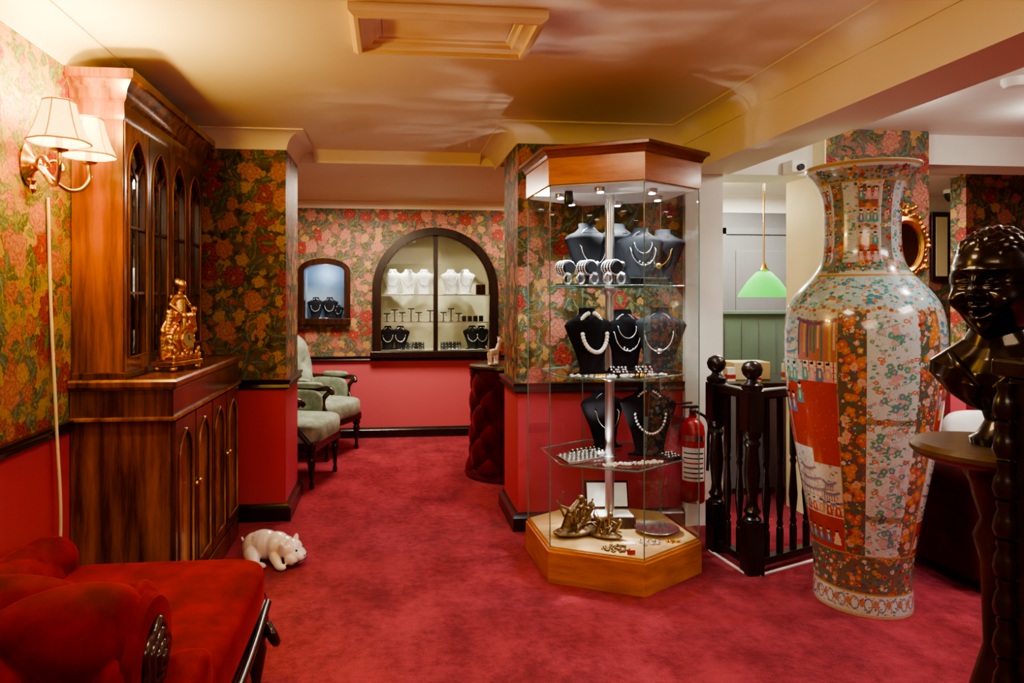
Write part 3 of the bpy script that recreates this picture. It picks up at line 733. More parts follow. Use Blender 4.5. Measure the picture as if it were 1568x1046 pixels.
# ------------------------------------------------------------ armchairs
def armchair(loc,rotz):
    g=grp('button_back_armchair',loc,(0,0,rotz))
    sup('seat',.31,.30,.09,.4,.35,M_sage,g,(0,-.02,.40),nu=48,nv=20)
    box('seat_rail',-.30,.30,-.30,.28,.27,.345,M_mah,g,.02,3)
    def bk(u,v):
        a=2*pi*u; w=.29*(1-.10*v)*(1 if v<.8 else math.sqrt(max(.0,1-((v-.8)/.2)**2*.75)))
        t=.055+.015*math.sin(pi*v)
        c=math.cos(a); s_=math.sin(a)
        x=w*math.copysign(abs(c)**.5,c); y=t*math.copysign(abs(s_)**.7,s_)
        if s_<0:
            y-=.025*tuft((x/.14+v*5)/2,(x/.14-v*5)/2)*abs(s_)
        y+= -.06*(abs(x)/.29)**2
        return (x,.26+y+.10*v,.42+.62*v+(0.03*(1-(x/.29)**2) if v>.75 else 0))
    surf('button_back',bk,96,60,M_sage,g,True)
    tube('back_frame',[(-.29,.24,.40),(-.30,.28,.70),(-.27,.33,.96),(-.15,.36,1.06),(0,.365,1.09),(.15,.36,1.06),(.27,.33,.96),(.30,.28,.70),(.29,.24,.40)],.016,M_mah,g)
    for s in (-1,1):
        tube('arm_rail',[(.29*s,.27,.66),(.32*s,.10,.655),(.345*s,-.10,.65),(.33*s,-.20,.645),(.31*s,-.22,.615)],.018,M_mah,g,radii=[1,1,1.1,1.3,1.1])
        tube('arm_post',[(.32*s,-.19,.63),(.345*s,-.13,.55),(.32*s,-.16,.46),(.30*s,-.26,.33)],.019,M_mah,g)
        sup('arm_pad',.034,.13,.025,.6,.6,M_sage,g,(.325*s,.0,.68))
        sup('side_pad',.03,.20,.13,.5,.5,M_sage,g,(.30*s,.06,.52))
        lathe('front_leg',[(.012,0),(.02,.012),(.018,.03),(.012,.05),(.02,.13),(.032,.20),(.022,.225),(.034,.24),(.034,.30)],M_mah,g,(.26*s,-.26,0),seg=24)
        tube('back_leg',[(.25*s,.26,.30),(.25*s,.28,.15),(.25*s,.33,.015)],.017,M_mah,g)
    return g
armchair((-.76,5.40,0),pi/2-.25)
armchair((-.66,6.28,0),pi/2-.45)
# ------------------------------------------------------------ tufted drum
g=grp('tufted_velvet_drum_table',(.93,5.38,0))
def dr(u,v):
    a=2*pi*u; r=.265+.03*(1-v)**6+.01
    h=tuft((u*14+v*6)/2,(u*14-v*6)/2)
    r+=.034*h
    return (r*math.cos(a),r*math.sin(a),.06+.78*v)
surf('tufted_side',dr,280,110,M_velvd,g,True)
lathe('base_skirt',[(.34,0),(.345,.02),(.32,.06),(.27,.075),(0,.075)],M_velvd,g,seg=48)
lathe('top',[(.0,.84),(.29,.84),(.305,.85),(.30,.865),(.29,.87),(0,.87)],M_mah,g,seg=48)
g=grp('porcelain_figurine',(.80,5.28,.871),(0,0,.6))
el=[(0,0,.012,.05,.035,.012),(0,0,.10,.05,.028,.03)]+limb((.035,0,.10),(.06,0,.16),.022,.017)+[(.068,-.005,.19,.022,.02,.024),(.088,-.008,.185,.012,.012,.010)]
for x in (-.035,.03):
    for y in (-.015,.015): el+=limb((x,y,.09),(x+.004,y,.012),.013,.009)
el+=limb((-.045,0,.11),(-.075,0,.15),.008,.007)+[(.06,.012,.215,.006,.005,.012),(.06,-.012,.215,.006,.005,.012)]
blob('figurine_body',el,M_pig,g,voxel=.004,sm=2)
# ------------------------------------------------------------ ceramic pig
g=grp('ceramic_piglet',(-.60,3.70,0),(0,0,-.30))
el=[(-.07,.0,.088,.10,.078,.078),(-.12,.0,.078,.07,.078,.072),(.0,.0,.088,.08,.074,.072),(.05,-.01,.090,.06,.062,.056),(.095,-.02,.082,.058,.064,.056),(.13,-.028,.064,.042,.055,.036),(.155,-.032,.058,.024,.042,.026)]
el+=[(.115,-.07,.048,.036,.028,.030),(.125,.018,.048,.036,.028,.030),(.14,-.03,.04,.03,.035,.022)]
el+=limb((.02,-.06,.05),(.06,-.098,.022),.030,.022)+[(.075,-.105,.018,.030,.020,.018)]+limb((.02,.06,.05),(.09,.085,.020),.030,.022)
el+=limb((-.11,-.06,.06),(-.08,-.09,.03),.045,.03)+[(-.045,-.105,.018,.040,.020,.018)]+limb((-.10,.065,.05),(-.03,.085,.018),.038,.02)
el+=[(.07,-.082,.10,.020,.012,.040,.35,0,.3),(.085,.045,.102,.020,.012,.040,-.35,0,-.3)]
el+=limb((-.185,0,.09),(-.205,.01,.11),.01,.007,4)
blob('piglet_body',el,M_pig,g,voxel=.004,sm=3)
multi_spheres('eyes',[(.142,-.062,.093,.006,.006,.006),(.148,-.002,.093,.006,.006,.006)],M_black,g)
multi_spheres('nostrils',[(.177,-.042,.062,.004,.005,.005),(.177,-.022,.062,.004,.005,.005)],M_crease,g)
tube('mouth_line',[(.135,-.09,.036),(.16,-.065,.040),(.177,-.033,.044),(.170,-.0,.040),(.15,.025,.036)],.0022,M_crease,g)
# ------------------------------------------------------------ balustrade
g=grp('stair_balustrade')
newelp=[(.045,0),(.045,.30),(.03,.315),(.042,.34),(.03,.36),(.026,.40),(.040,.55),(.030,.68),(.042,.71),(.03,.73),(.045,.75),(.045,1.00),(.052,1.01),(.052,1.03),(.03,1.045),(.022,1.06),(.045,1.085),(.052,1.115),(.042,1.145),(.015,1.162),(0,1.165)]
balp=[(.018,0),(.018,.16),(.012,.17),(.018,.19),(.012,.21),(.022,.34),(.012,.52),(.018,.54),(.012,.56),(.018,.58),(.018,.92)]
NW=[(1.80,3.62),(1.83,3.30),(2.62,3.62)]
for (x,y) in NW: 
    lathe('newel_post',[(a,b*.93) for a,b in newelp],M_darkwood,g,(x,y,0),seg=28)
    box('newel_block',-.045,.045,-.045,.045,0,.27,M_darkwood,g,.006,loc=(x,y,0)); box('newel_block_top',-.045,.045,-.045,.045,.72,.93,M_darkwood,g,.006,loc=(x,y,0))
for (a,b,n) in ((NW[0],NW[1],2),(NW[1],NW[2],7)):
    dx,dy=b[0]-a[0],b[1]-a[1]; L=math.hypot(dx,dy); an=math.atan2(dy,dx)
    box('handrail',.03,L-.03,-.03,.03,.88,.93,M_darkwood,g,.012,3,loc=(a[0],a[1],0),rot=(0,0,an))
    box('bottom_rail',.03,L-.03,-.025,.025,.03,.07,M_darkwood,g,.004,loc=(a[0],a[1],0),rot=(0,0,an))
    box('carpet_edge_strip',.0,L,-.05,-.035,0,.006,M_label,g,loc=(a[0],a[1],0),rot=(0,0,an))
    for k in range(n):
        t=(k+1)/(n+1); lathe('baluster',[(q,w*.9+.05) for q,w in balp],M_darkwood,g,(a[0]+dx*t,a[1]+dy*t,0),seg=20)
# ------------------------------------------------------------ porcelain vase
def make_vase():
    prof=[(.20,0),(.206,.02),(.20,.06),(.203,.2),(.215,.30),(.245,.48),(.275,.65),(.30,.81),(.32,.98),(.330,1.12),(.330,1.25),(.318,1.33),(.299,1.388),(.262,1.44),(.215,1.49),(.178,1.54),(.16,1.60),(.155,1.70),(.158,1.80),(.168,1.88),(.193,1.945),(.235,1.985),(.245,1.998)]
    pr=np.array(prof); L=np.r_[0,np.cumsum(np.hypot(*(pr[1:]-pr[:-1]).T))]
    NR=760; NT=860
    s=np.linspace(0,L[-1],NR); r=np.interp(s,L,pr[:,0]); z=np.interp(s,L,pr[:,1])
    for _ in range(3):
        k=np.ones(17)/17; rp=np.pad(r,8,mode='edge'); zp=np.pad(z,8,mode='reflect',reflect_type='odd'); r=np.convolve(rp,k,'valid'); z=np.convolve(zp,k,'valid')
    z=np.maximum.accumulate(z); z[0]=0
    WH=(.66,.74,.75)  # white glaze with the blue tint of cool lights mixed in
    C=np.ones((NR,NT,3))*np.array(WH)
    dd=-180+360*np.arange(NT)/NT
    def fill(d0,d1,z0,z1,c):
        rows=(z>=z0)&(z<z1); cols=(dd>=d0)&(dd<d1)
        C[np.ix_(rows,cols)]=c
    def splat(d,zz,ru,rv,c):
        i0,i1=np.searchsorted(z,zz-rv),np.searchsorted(z,zz+rv)
        if i1<=i0: return
        R=r[min(NR-1,(i0+i1)//2)]; w=math.degrees(ru/R)
        j0=int(math.floor((d-w+180)/360*NT)); j1=int(math.ceil((d+w+180)/360*NT))
        js=np.arange(j0,j1+1); jm=js%NT
        du=(js*360/NT-180-d)/max(w,1e-3); dv=(z[i0:i1]-zz)/rv
        m=(du[None,:]**2+dv[:,None]**2)<1
        sub=C[i0:i1][:,jm]; sub[m]=c; C[i0:i1,jm]=sub
    pal_flo=[(.66,.17,.05),(.58,.16,.12),(.70,.38,.32),(.07,.17,.08),(.06,.22,.20),(.62,.40,.12),(.70,.66,.58),(.08,.09,.22),(.45,.04,.03),(.66,.30,.12)]
    def flower(d,zz,R,c,c2):
        Rr=np.interp(zz,z,r); k=math.degrees(R*.55/Rr)
        for q in range(5):
            a=2*pi*q/5+random.random(); splat(d+k*math.cos(a),zz+R*.55*math.sin(a),R*.55,R*.55,c)
        splat(d,zz,R*.35,R*.35,c2)
    def dense(d0,d1,z0,z1,bg=(.10,.10,.06),dens=4200,rs=(.005,.012),pal=pal_flo):
        fill(d0,d1,z0,z1,bg)
        R=np.interp((z0+z1)/2,z,r); area=(z1-z0)*math.radians(d1-d0)*R
        for _ in range(int(area*dens)):
            d=random.uniform(d0,d1); zz=random.uniform(z0,z1); q=random.uniform(*rs)
            c=random.choice(pal)
            if random.random()<.5: flower(d,zz,q,c,random.choice([(.7,.5,.15),(.74,.72,.66),(.42,.03,.03)]))
            else: splat(d,zz,q*.9,q*.45,random.choice(pal[3:5]))
    def sparse(d0,d1,z0,z1,dens=420,bg=WH,pal=None):
        fill(d0,d1,z0,z1,bg); pal=pal or [(.10,.42,.38),(.70,.40,.46),(.20,.36,.55),(.62,.24,.15),(.22,.38,.22),(.50,.36,.52)]
        R=np.interp((z0+z1)/2,z,r); area=(z1-z0)*math.radians(d1-d0)*R
        for _ in range(int(area*dens)):
            d=random.uniform(d0+1.5,d1-1.5); zz=random.uniform(z0+.01,z1-.01); q=random.uniform(.005,.010); c=random.choice(pal)
            if random.random()<.5: flower(d,zz,q,c,(.8,.7,.3))
            else:
                a=random.uniform(0,2*pi)
                for t in range(9):
                    aa=a+t*.35; splat(d+math.degrees((.003*t*math.cos(aa))/R)*1.5,zz+.004*t*math.sin(aa),.0022,.0022,c)
                splat(d,zz,.008,.004,(.10,.35,.26))
    def person(d,zz,h,c):
        for t in range(8): splat(d,zz+h*.08*t,h*(.26-.018*t),h*.07,c)
        splat(d,zz+h*.35,h*.28,h*.05,c); splat(d,zz+h*.72,h*.11,h*.12,(.85,.70,.55)); splat(d,zz+h*.82,h*.11,h*.07,(.02,.02,.02))
        splat(d,zz+h*.3,h*.06,h*.2,(.8,.7,.3))
    def pagoda(d,zz,w,c):
        R=np.interp(zz,z,r); wd=math.degrees(w/R)
        for k in range(3):
            ww=wd*(1-.25*k); z0=zz+.045*k
            fill(d-ww*.8,d+ww*.8,z0,z0+.028,(.52,.42,.32)); fill(d-ww*.7,d+ww*.7,z0+.004,z0+.02,(.74,.68,.58))
            for q in range(5): fill(d-ww*.7+ww*1.4*q/5,d-ww*.7+ww*1.4*q/5+.6,z0,z0+.028,(.15,.10,.20))
            for t in range(-10,11): splat(d+ww*t/10,z0+.03+.012*(t/10)**2,.007,.006,c)
    RED=(.50,.045,.010)
    panels=[(-75,-16,'f'),(-16,3,'b'),(3,40,'w'),(40,60,'b'),(60,119,'f'),(119,138,'b'),(138,175,'w'),(175,180,'b'),(-180,-165,'b'),(-165,-106,'f'),(-106,-75,'b')]
    for d0,d1,k in panels:
        if k=='b':
            dense(d0,d1,.27,1.345,bg=(.16,.12,.09))
            for q in range(40): flower(random.uniform(d0+2,d1-2),random.uniform(.3,1.32),.017,random.choice([(.68,.22,.06),(.62,.14,.10),(.70,.45,.40)]),(.6,.45,.15))
        elif k=='w':
            sparse(d0,d1,.27,1.345,900)
            for zz in (1.24,1.08,.94,.78,.64,.50,.36):
                dm=(d0+d1)/2+random.uniform(-5,5)
                for q in range(12): flower(dm+random.uniform(-10,10),zz+random.uniform(-.045,.045),.014,random.choice([(.70,.40,.47),(.12,.42,.38),(.15,.33,.5),(.64,.48,.58),(.10,.36,.30)]),(.7,.6,.2))
                for t in range(30):
                    a=t*.25; splat(dm+8*math.sin(a),zz-.05+.0035*t,.003,.003,(.10,.36,.28))
                for q in (-1,1):
                    for t in range(16): 
                        a=t*.4; splat(dm+q*(d1-d0)*.34+math.degrees(.012*math.cos(a)/.3),zz+.05+.012*math.sin(a)+.0015*t,.003,.003,(.62,.18,.08))
            dense(d0,d1,.86,.885,bg=(.35,.3,.22)); dense(d0,d1,.43,.455,bg=(.35,.3,.22))
        else:
            dm=(d0+d1)/2; w=d1-d0
            fill(d0,d1,.27,1.345,WH)
            sparse(d0,d1,1.04,1.34,1100,bg=(.55,.58,.55))
            fill(d0+w*.42,d1-1,1.12,1.30,(.50,.20,.14))
            for q in range(11):
                c=random.choice([(.08,.12,.28),(.55,.42,.2),(.1,.26,.26),(.62,.52,.42),(.50,.2,.2)]); fill(d0+w*.42+q*w*.052,d0+w*.42+q*w*.052+1.9,1.12+random.uniform(0,.06),1.30,c)
            for t in range(40): splat(d0+w*.40+w*.58*t/39,1.305-.02*math.sin(t/39*pi),.012,.008,(.22,.10,.24))
            fill(d0+2,d0+w*.30,1.06,1.30,(.50,.64,.66))
            for q in range(16): splat(d0+random.uniform(3,w*.32),random.uniform(1.08,1.3),.018,.009,random.choice([(.12,.36,.42),(.1,.22,.35),(.6,.4,.4),(.7,.72,.7)]))
            pagoda(d0+w*.17,1.12,.07,(.12,.28,.42))
            fill(d0+w*.5,d1-1,1.03,1.12,(.74,.70,.62))
            for q in range(9):
                fill(d0+w*.5+q*w*.055,d0+w*.5+q*w*.055+.8,1.03,1.12,(.45,.04,.03))
            for zz in (1.045,1.07,1.095): fill(d0+w*.5,d1-1,zz,zz+.004,(.45,.04,.03))
            fill(d0,d1,.72,1.03,RED); fill(d0+w*.55,d1,.66,.72,RED)
            for q in range(60): splat(random.uniform(d0,d1),random.uniform(.70,1.02),.0022,.0022,(.62,.22,.06))
            for q in range(5): person(d0+w*(.08+.085*q),random.choice([.93,.98,1.02,.88]),.10,random.choice([(.10,.36,.38),(.15,.22,.45),(.68,.55,.25),(.10,.30,.2),(.62,.38,.45)]))
            for q in range(4): person(d0+w*(.55+.11*q),1.035,.09,random.choice([(.10,.36,.38),(.15,.22,.45),(.62,.38,.45)]))
            sparse(d0,d1,.42,.70,1000,bg=(.66,.69,.66)); fill(d0+w*.55,d1,.66,.72,RED)
            pagoda(dm-w*.12,.50,.085,(.30,.18,.28)); pagoda(dm+w*.28,.45,.05,(.22,.22,.38))
            for q in range(6): person(d0+w*(.1+.16*q),.43,.07,random.choice([(.10,.36,.38),(.15,.22,.45),(.62,.36,.22),(.5,.1,.1)]))
            fill(d0,d1,.27,.42,RED)
            for q in range(5): person(d0+w*(.12+.18*q),.30,.07,random.choice([(.10,.36,.38),(.74,.70,.6),(.15,.22,.45)]))
            for zz in np.linspace(.27,1.34,110):
                splat(d0,zz,.005,.006,(.55,.30,.12)); splat(d1,zz,.005,.006,(.55,.30,.12))
    dense(-180,180,.10,.27,bg=(.22,.15,.12),dens=4000)
    fill(-180,180,0,.10,WH)
    for k in range(24):
        d=-180+15*k; splat(d+7,.055,.018,.03,(.20,.28,.42)); splat(d+7,.055,.013,.023,WH); splat(d,.06,.010,.018,(.58,.25,.15))
    for q in range(420): splat(random.uniform(-180,180),random.uniform(.015,.09),.004,.003,random.choice(pal_flo))
    fill(-180,180,.095,.105,(.55,.34,.12)); fill(-180,180,.265,.272,(.55,.34,.12))
    fill(-180,180,0,.012,(.65,.5,.3))
    sparse(-180,180,1.345,1.50,1400,bg=(.48,.71,.78),pal=[(.05,.36,.42),(.62,.30,.35),(.15,.28,.5),(.62,.20,.12),(.74,.75,.7)])
    for k in range(12):
        d=-180+30*k+8
        for q in range(26): splat(d+random.uniform(-7,7),1.42+random.uniform(-.045,.045),.010,.007,random.choice([(.05,.38,.44),(.10,.28,.46),(.74,.75,.7),(.62,.32,.16)]))
    for k in range(90): splat(-180+4*k,1.35+.008*math.sin(k*1.2),.010,.008,(.58,.42,.16) if k%2 else (.5,.12,.06))
    fill(-180,180,1.495,1.505,(.55,.34,.12))
    for k in range(10):
        d=-180+36*k-8
        if k%2==0:
            dense(d,d+18,1.51,1.93,bg=(.28,.22,.16),dens=3400)
            sparse(max(-180,d+18),min(180,d+36),1.51,1.93,1700,bg=(.58,.70,.72))
        else:
            fill(d,min(180,d+34),1.51,1.93,(.58,.58,.52))
            for zz,c in ((1.56,(.50,.10,.05)),(1.70,(.50,.42,.34)),(1.80,(.42,.12,.08))):
                fill(d+3,min(180,d+31),zz,zz+.09,c)
            for q in range(90): splat(random.uniform(d,d+32),random.uniform(1.52,1.92),random.uniform(.004,.010),random.uniform(.003,.008),random.choice(pal_flo))
            for zz in (1.58,1.66,1.76,1.86):
                for q in range(3): person(d+7+10*q,zz-.02,.06,random.choice([(.10,.36,.38),(.15,.22,.45),(.62,.38,.25),(.62,.4,.5)]))
    dense(-180,180,1.52,1.56,bg=(.2,.32,.32)); dense(-180,180,1.92,1.975,bg=(.34,.36,.32))
    fill(-180,180,1.915,1.922,(.55,.34,.12))
    fill(-180,180,1.986,3,(.55,.36,.16))
    th=np.radians(dd-126.3)
    V=np.empty((NR,NT,3)); V[...,0]=r[:,None]*np.cos(th); V[...,1]=r[:,None]*np.sin(th); V[...,2]=z[:,None]
    zt=z[-1]
    lip=[(.238,zt+.006),(.225,zt-.004),(.185,1.93),(.155,1.85),(.145,1.6),(0.01,1.55)]
    rows=[V.reshape(-1,3)]; cols=[C.reshape(-1,3)]
    for a,b in lip:
        q=np.stack([a*np.cos(th),a*np.sin(th),np.full(NT,b)],1); rows.append(q); cols.append(np.ones((NT,3))*np.array([.7,.7,.62]))
    V=np.concatenate(rows); C2=np.concatenate(cols); NRR=NR+len(lip)
    i=np.arange(NRR-1)[:,None]*NT; j=np.arange(NT)[None,:]; j2=(j+1)%NT
    F=np.stack([i+j,i+j2,i+NT+j2,i+NT+j],-1).reshape(-1,4)
    me=bpy.data.meshes.new('vase'); me.vertices.add(len(V)); me.vertices.foreach_set('co',V.ravel())
    me.loops.add(F.size); me.loops.foreach_set('vertex_index',F.ravel().astype(np.int32))
    me.polygons.add(len(F)); me.polygons.foreach_set('loop_start',np.arange(0,F.size,4,dtype=np.int32)); 
    me.polygons.foreach_set('use_smooth',np.ones(len(F),dtype=bool))
    me.update(calc_edges=True)
    ca=me.color_attributes.new('paint','FLOAT_COLOR','POINT'); ca.data.foreach_set('color',np.c_[C2,np.ones(len(C2))].ravel().astype(np.float32))
    m,nt,b=newmat('famille_rose_porcelain')
    at=nt.nodes.new('ShaderNodeAttribute'); at.attribute_name='paint'
    nn=noise(nt,objco(nt),130,2)
    nt.links.new(cmix(nt,.35,at.outputs['Color'],nn.s,'MULTIPLY'),b.inputs['Base Color'])
    b.inputs['Roughness'].default_value=.2; b.inputs['Coat Weight'].default_value=.7; b.inputs['Coat Roughness'].default_value=.05
    me.materials.append(m)
    g=grp('chinese_floor_vase',(2.178,2.959,0))
    o=bpy.data.objects.new('vase_body',me); link(o,g)
make_vase()
# ------------------------------------------------------------ bust on pedestal
BX,BY=1.355,1.40
g=grp('pedestal_table',(BX,BY,0))
M_ped=wood('pedestal_top_wood',(.05,.028,.014),(.13,.075,.032),.3,(6,20,6))
lathe('top',[(0,1.03),(.13,1.03),(.155,1.04),(.165,1.05),(.165,1.06),(.155,1.07),(0,1.07)],M_ped,g,seg=56)
lathe('column',[(0,.12),(.05,.12),(.055,.16),(.03,.20),(.028,.30),(.05,.42),(.055,.50),(.035,.58),(.025,.62),(.03,.80),(.045,.86),(.03,.90),(.045,.95),(.05,.98),(.06,1.0),(.062,1.03),(0,1.03)],M_mah,g,seg=32)
for k in range(3):
    a=2*pi*k/3+.6; tube('tripod_leg',[(.03*math.cos(a),.03*math.sin(a),.18),(.10*math.cos(a),.10*math.sin(a),.16),(.17*math.cos(a),.17*math.sin(a),.06),(.22*math.cos(a),.22*math.sin(a),.02)],.02,M_mah,g)
g=grp('bronze_child_bust',(BX+.005,BY,1.071),(0,0,math.atan2(-1.39,-1.29)+pi/2-.30)); g.scale=(1.06,1.06,1.06)
lathe('socle',[(0,0),(.05,0),(.052,.012),(.038,.022),(.024,.05),(.03,.07),(.034,.078),(0,.078)],M_bronze,g,seg=32)
def sh(u,v):
    a=2*pi*u; T=[(.0,.030,.028,.068),(.12,.050,.042,.075),(.35,.095,.062,.105),(.6,.128,.070,.145),(.75,.125,.068,.172),(.86,.090,.060,.200),(.94,.062,.052,.222),(1.0,.050,.048,.245)]
    for i in range(len(T)-1):
        if v<=T[i+1][0]+1e-9: break
    t=(v-T[i][0])/(T[i+1][0]-T[i][0]); t=t*t*(3-2*t)
    rx,ry,zz=[T[i][k]+(T[i+1][k]-T[i][k])*t for k in (1,2,3)]
    c,s_=math.cos(a),math.sin(a)
    fold=.0045*math.sin(14*abs(c)+9*v)*max(0,-s_)*math.sin(pi*min(1,max(0,v)))
    dip=-.025*max(0,-s_)**3*(v>.3)*min(1,(v-.3)*3)*(1-v*.3)
    return (rx*c*(1+fold*8),(ry+fold)*s_,zz+dip)
surf('shoulders',sh,120,70,M_bronze,g,True)
for s in (-1,1):
    tube('lapel',[(s*.075,-.038,.190),(s*.05,-.060,.165),(s*.012,-.070,.125)],.010,M_bronze,g,radii=[.7,1.1,.6])
lathe('neck',[(.046,0),(.042,.05),(.044,.10)],M_bronze,g,(0,.004,.19),seg=40)
def head():
    nu,nv=176,132; v=[];f=[]
    G=lambda x,z,cx,cz,sx,sz:math.exp(-((x-cx)/sx)**2-((z-cz)/sz)**2)
    for i in range(nv+1):
        ph=-pi/2+pi*i/nv
        for k in range(nu):
            a=2*pi*k/nu; x=math.cos(ph)*math.cos(a); y=math.cos(ph)*math.sin(a); z=math.sin(ph)
            sx,sy,sz=.077,.090,.119
            if z<0: sx*=1-.14*(-z)**1.6; 
            if z<0 and y>0: sy*=1-.40*(-z)
            if z>0: sx*=1.05-.04*(1-z); sy*=1.06
            r=0
            if y<0.15:
                fr=min(1,max(0,-y*3+.2))
                for s in (-1,1):
                    r+=fr*(-.019*G(x,z,.36*s,.06,.19,.11)+.012*G(x,z,.37*s,.03,.12,.055)-.006*G(x,z,.37*s,.0,.13,.013)+.010*G(x,z,.34*s,.23,.24,.055)+.020*G(x,z,.52*s,-.28,.22,.18)+.014*G(x,z,.14*s,-.20,.065,.05)-.007*G(x,z,.29*s,-.36,.045,.12)-.006*G(x,z,.36*s,-.09,.15,.025))
                r+=fr*(.010*G(x,z,0,.03,.08,.15)+.028*G(x,z,0,-.17,.11,.075)-.006*G(x,z,0,-.30,.05,.04)+.017*G(x,z,0,-.37,.24,.038)+.018*G(x,z,0,-.56,.18,.05)-.022*G(x,z,0,-.465,.20,.03)-.009*G(x,z,0,-.65,.16,.035)+.020*G(x,z,0,-.82,.2,.12)+.008*G(x,z,0,.45,.45,.25))
            if y<.25: hl=(z-.60+.05*math.cos(x*14)+.12*abs(x)+.5*max(0,y+.35))*9
            else: hl=(z+.35)*6
            hair=max(0,min(1,hl))
            sw=math.sin(x*22+1.5*math.sin(z*9+y*5))*math.sin(z*20+y*15+1.5*math.sin(x*8))
            r+=hair*(.005+.0038*sw)
            v.append((x*(sx+r),y*(sy+r),z*(sz+r*.6)))
    for i in range(nv):
        for k in range(nu):
            k2=(k+1)%nu; f.append((i*nu+k,i*nu+k2,(i+1)*nu+k2,(i+1)*nu+k))
    mesh_obj('head',v,f,M_bronze,g,True,(0,-.012,.340),(.02,0,-.10),3)
head()
for s in (-1,1):
    blob('ear',[(0,0,0,.008,.018,.030),(0,.006,.018,.010,.018,.014),(0,-.004,-.02,.009,.010,.012)],M_bronze,g,loc=(.081*s,.008,.340),rot=(0,.12*s,.3*s),voxel=.003,sm=2)
g=grp('carved_dark_cabinet')
box('carcase',1.17,1.62,.72,1.185,.10,1.25,M_darkwood,g,.006); box('cabinet_top',1.15,1.64,.70,1.205,1.25,1.285,M_darkwood,g,.008)
box('plinth',1.155,1.63,.71,1.2,0,.10,M_darkwood,g,.006)
for z in np.arange(.12,1.2,.075):
    lathe('carved_ring',[(.0,0),(.016,0),(.021,.015),(.018,.035),(.012,.05),(.015,.06),(.014,.068),(0,.07)],M_darkwood,g,(1.165,1.185,float(z)),seg=20)
# tufted sofa
g=grp('tufted_velvet_sofa',(3.22,3.42,0))
def sb(u,v):
    x=-.45+.9*u; z=.30+.42*v; h=tuft((u*9+v*4)/2,(u*9-v*4)/2); y=-.05-.03*h+.06*v
    return (x,y,z)
surf('tufted_back',sb,150,60,M_velvk,g)
box('back_frame',-.46,.46,0.012,.14,.08,.74,M_velvk,g,.03,4)
sup('seat',.42,.24,.10,.4,.3,M_velvk,g,(0,-.28,.32))
def sf(u,v):
    x=-.43+.86*u; z=.07+.25*v; h=tuft((u*9+v*3)/2,(u*9-v*3)/2); return (x,-.50-.02*h,z)
surf('tufted_front',sf,150,30,M_velvk,g); box('front_body',-.43,.43,-.49,0,.07,.33,M_velvk,g)
for s in (-1,1): 
    lathe('arm_roll',[(0,-.26),(.08,-.26),(.095,-.24),(.095,.24),(.08,.26),(0,.26)],M_velvk,g,(.44*s,-.25,.52),(pi/2,0,0),28); box('arm_body',.44*s-.07,.44*s+.07,-.50,0,.07,.5,M_velvk,g,.02)
for x in (-.42,.42):
    for y in (-.46,.1): lathe('foot',[(.02,0),(.03,.03),(.025,.07)],M_mah,g,(x,y,0),seg=16)
sup('loose_white_cushion',.20,.055,.20,.5,.5,M_whitev,g,(-.18,-.22,.62),(-.2,0,-.2))
# ------------------------------------------------------------ fire extinguisher
g=grp('fire_extinguisher',(1.745,3.80,.22))
lathe('cylinder',[(.0,0),(.06,0),(.068,.01),(.068,.40),(.062,.44),(.04,.475),(.022,.485),(.022,.50),(0,.50)],M_redp,g,seg=36)
lathe('valve',[(.018,.50),(.02,.53),(.012,.54),(0,.54)],M_black,g,seg=16)
box('handle',-.07,.03,-.012,.012,.54,.555,M_black,g,.003); box('lever',-.075,.03,-.01,.01,.565,.577,M_black,g,.003,rot=(0,-.06,0))
tube('hose',[(.02,-.01,.52),(.075,-.02,.48),(.085,-.02,.35),(.08,-.02,.18)],.009,M_black,g)
def lab(u,v):
    a=math.radians(-170+120*u); return (.0692*math.cos(a),.0692*math.sin(a),.13+.19*v)
surf('label',lab,20,2,M_label,g); 
def lab2(u,v):
    a=math.radians(-170+120*u); return (.0693*math.cos(a),.0693*math.sin(a),.36+.03*v)
surf('label_band',lab2,20,2,M_silver,g)
for q in range(6): 
    z0=.145+.028*q
    surf('label_text',lambda u,v,z0=z0:(.0696*math.cos(math.radians(-160+100*u)),.0696*math.sin(math.radians(-160+100*u)),z0+.008*v),20,1,M_black if q!=3 else M_redp,g)
box('wall_bracket',-.02,.02,.06,.26,.38,.46,M_black,g)
# ------------------------------------------------------------ office area
g=grp('green_panelled_partition')
box('panel',2.25,4.25,5.62,5.68,0,1.26,M_green,g); 
for k in range(12): box('panel_groove',2.4+.155*k,2.407+.155*k,5.612,5.62,.05,1.2,M_grey,g)
box('capping',2.22,4.28,5.60,5.70,1.26,1.285,M_green,g)
g=grp('door_1')
box('door_leaf',3.15,3.95,6.16,6.198,0,2.0,M_grey,g,.004)
for z0,z1 in ((.15,.9),(1.05,1.85)): box('door_panel',3.25,3.85,6.145,6.165,z0,z1,M_grey,g,.012)
for x in (3.09,3.95): box('door_frame',x,x+.06,6.14,6.199,0,2.06,M_grey,g)
box('door_head',3.09,4.01,6.14,6.199,2.0,2.06,M_grey,g)
g=grp('office_desk')
box('desk_top',2.25,3.5,4.55,5.15,.77,.80,M_darkwood,g,.004); box('desk_end_a',2.27,2.30,4.58,5.12,0,.77,M_darkwood,g); box('desk_end_b',3.44,3.47,4.58,5.12,0,.77,M_darkwood,g); box('modesty',2.30,3.44,4.6,4.62,.05,.77,M_grey,g)
box('card_file_box',2.48,2.76,4.72,4.9,.801,.93,M_cream,None,.006)
for x,y,h in ((2.42,4.66,.1),(2.86,4.68,.12),(2.95,4.75,.09),(2.60,4.64,.06)):
    o=grp('paper_stack',(x,y,.801)); box('sheets',-.03,.03,-.02,.02,0,h,M_label,o,.002); box('wrapper',-.031,.031,-.021,.021,h*.2,h*.5,M_redp,o)
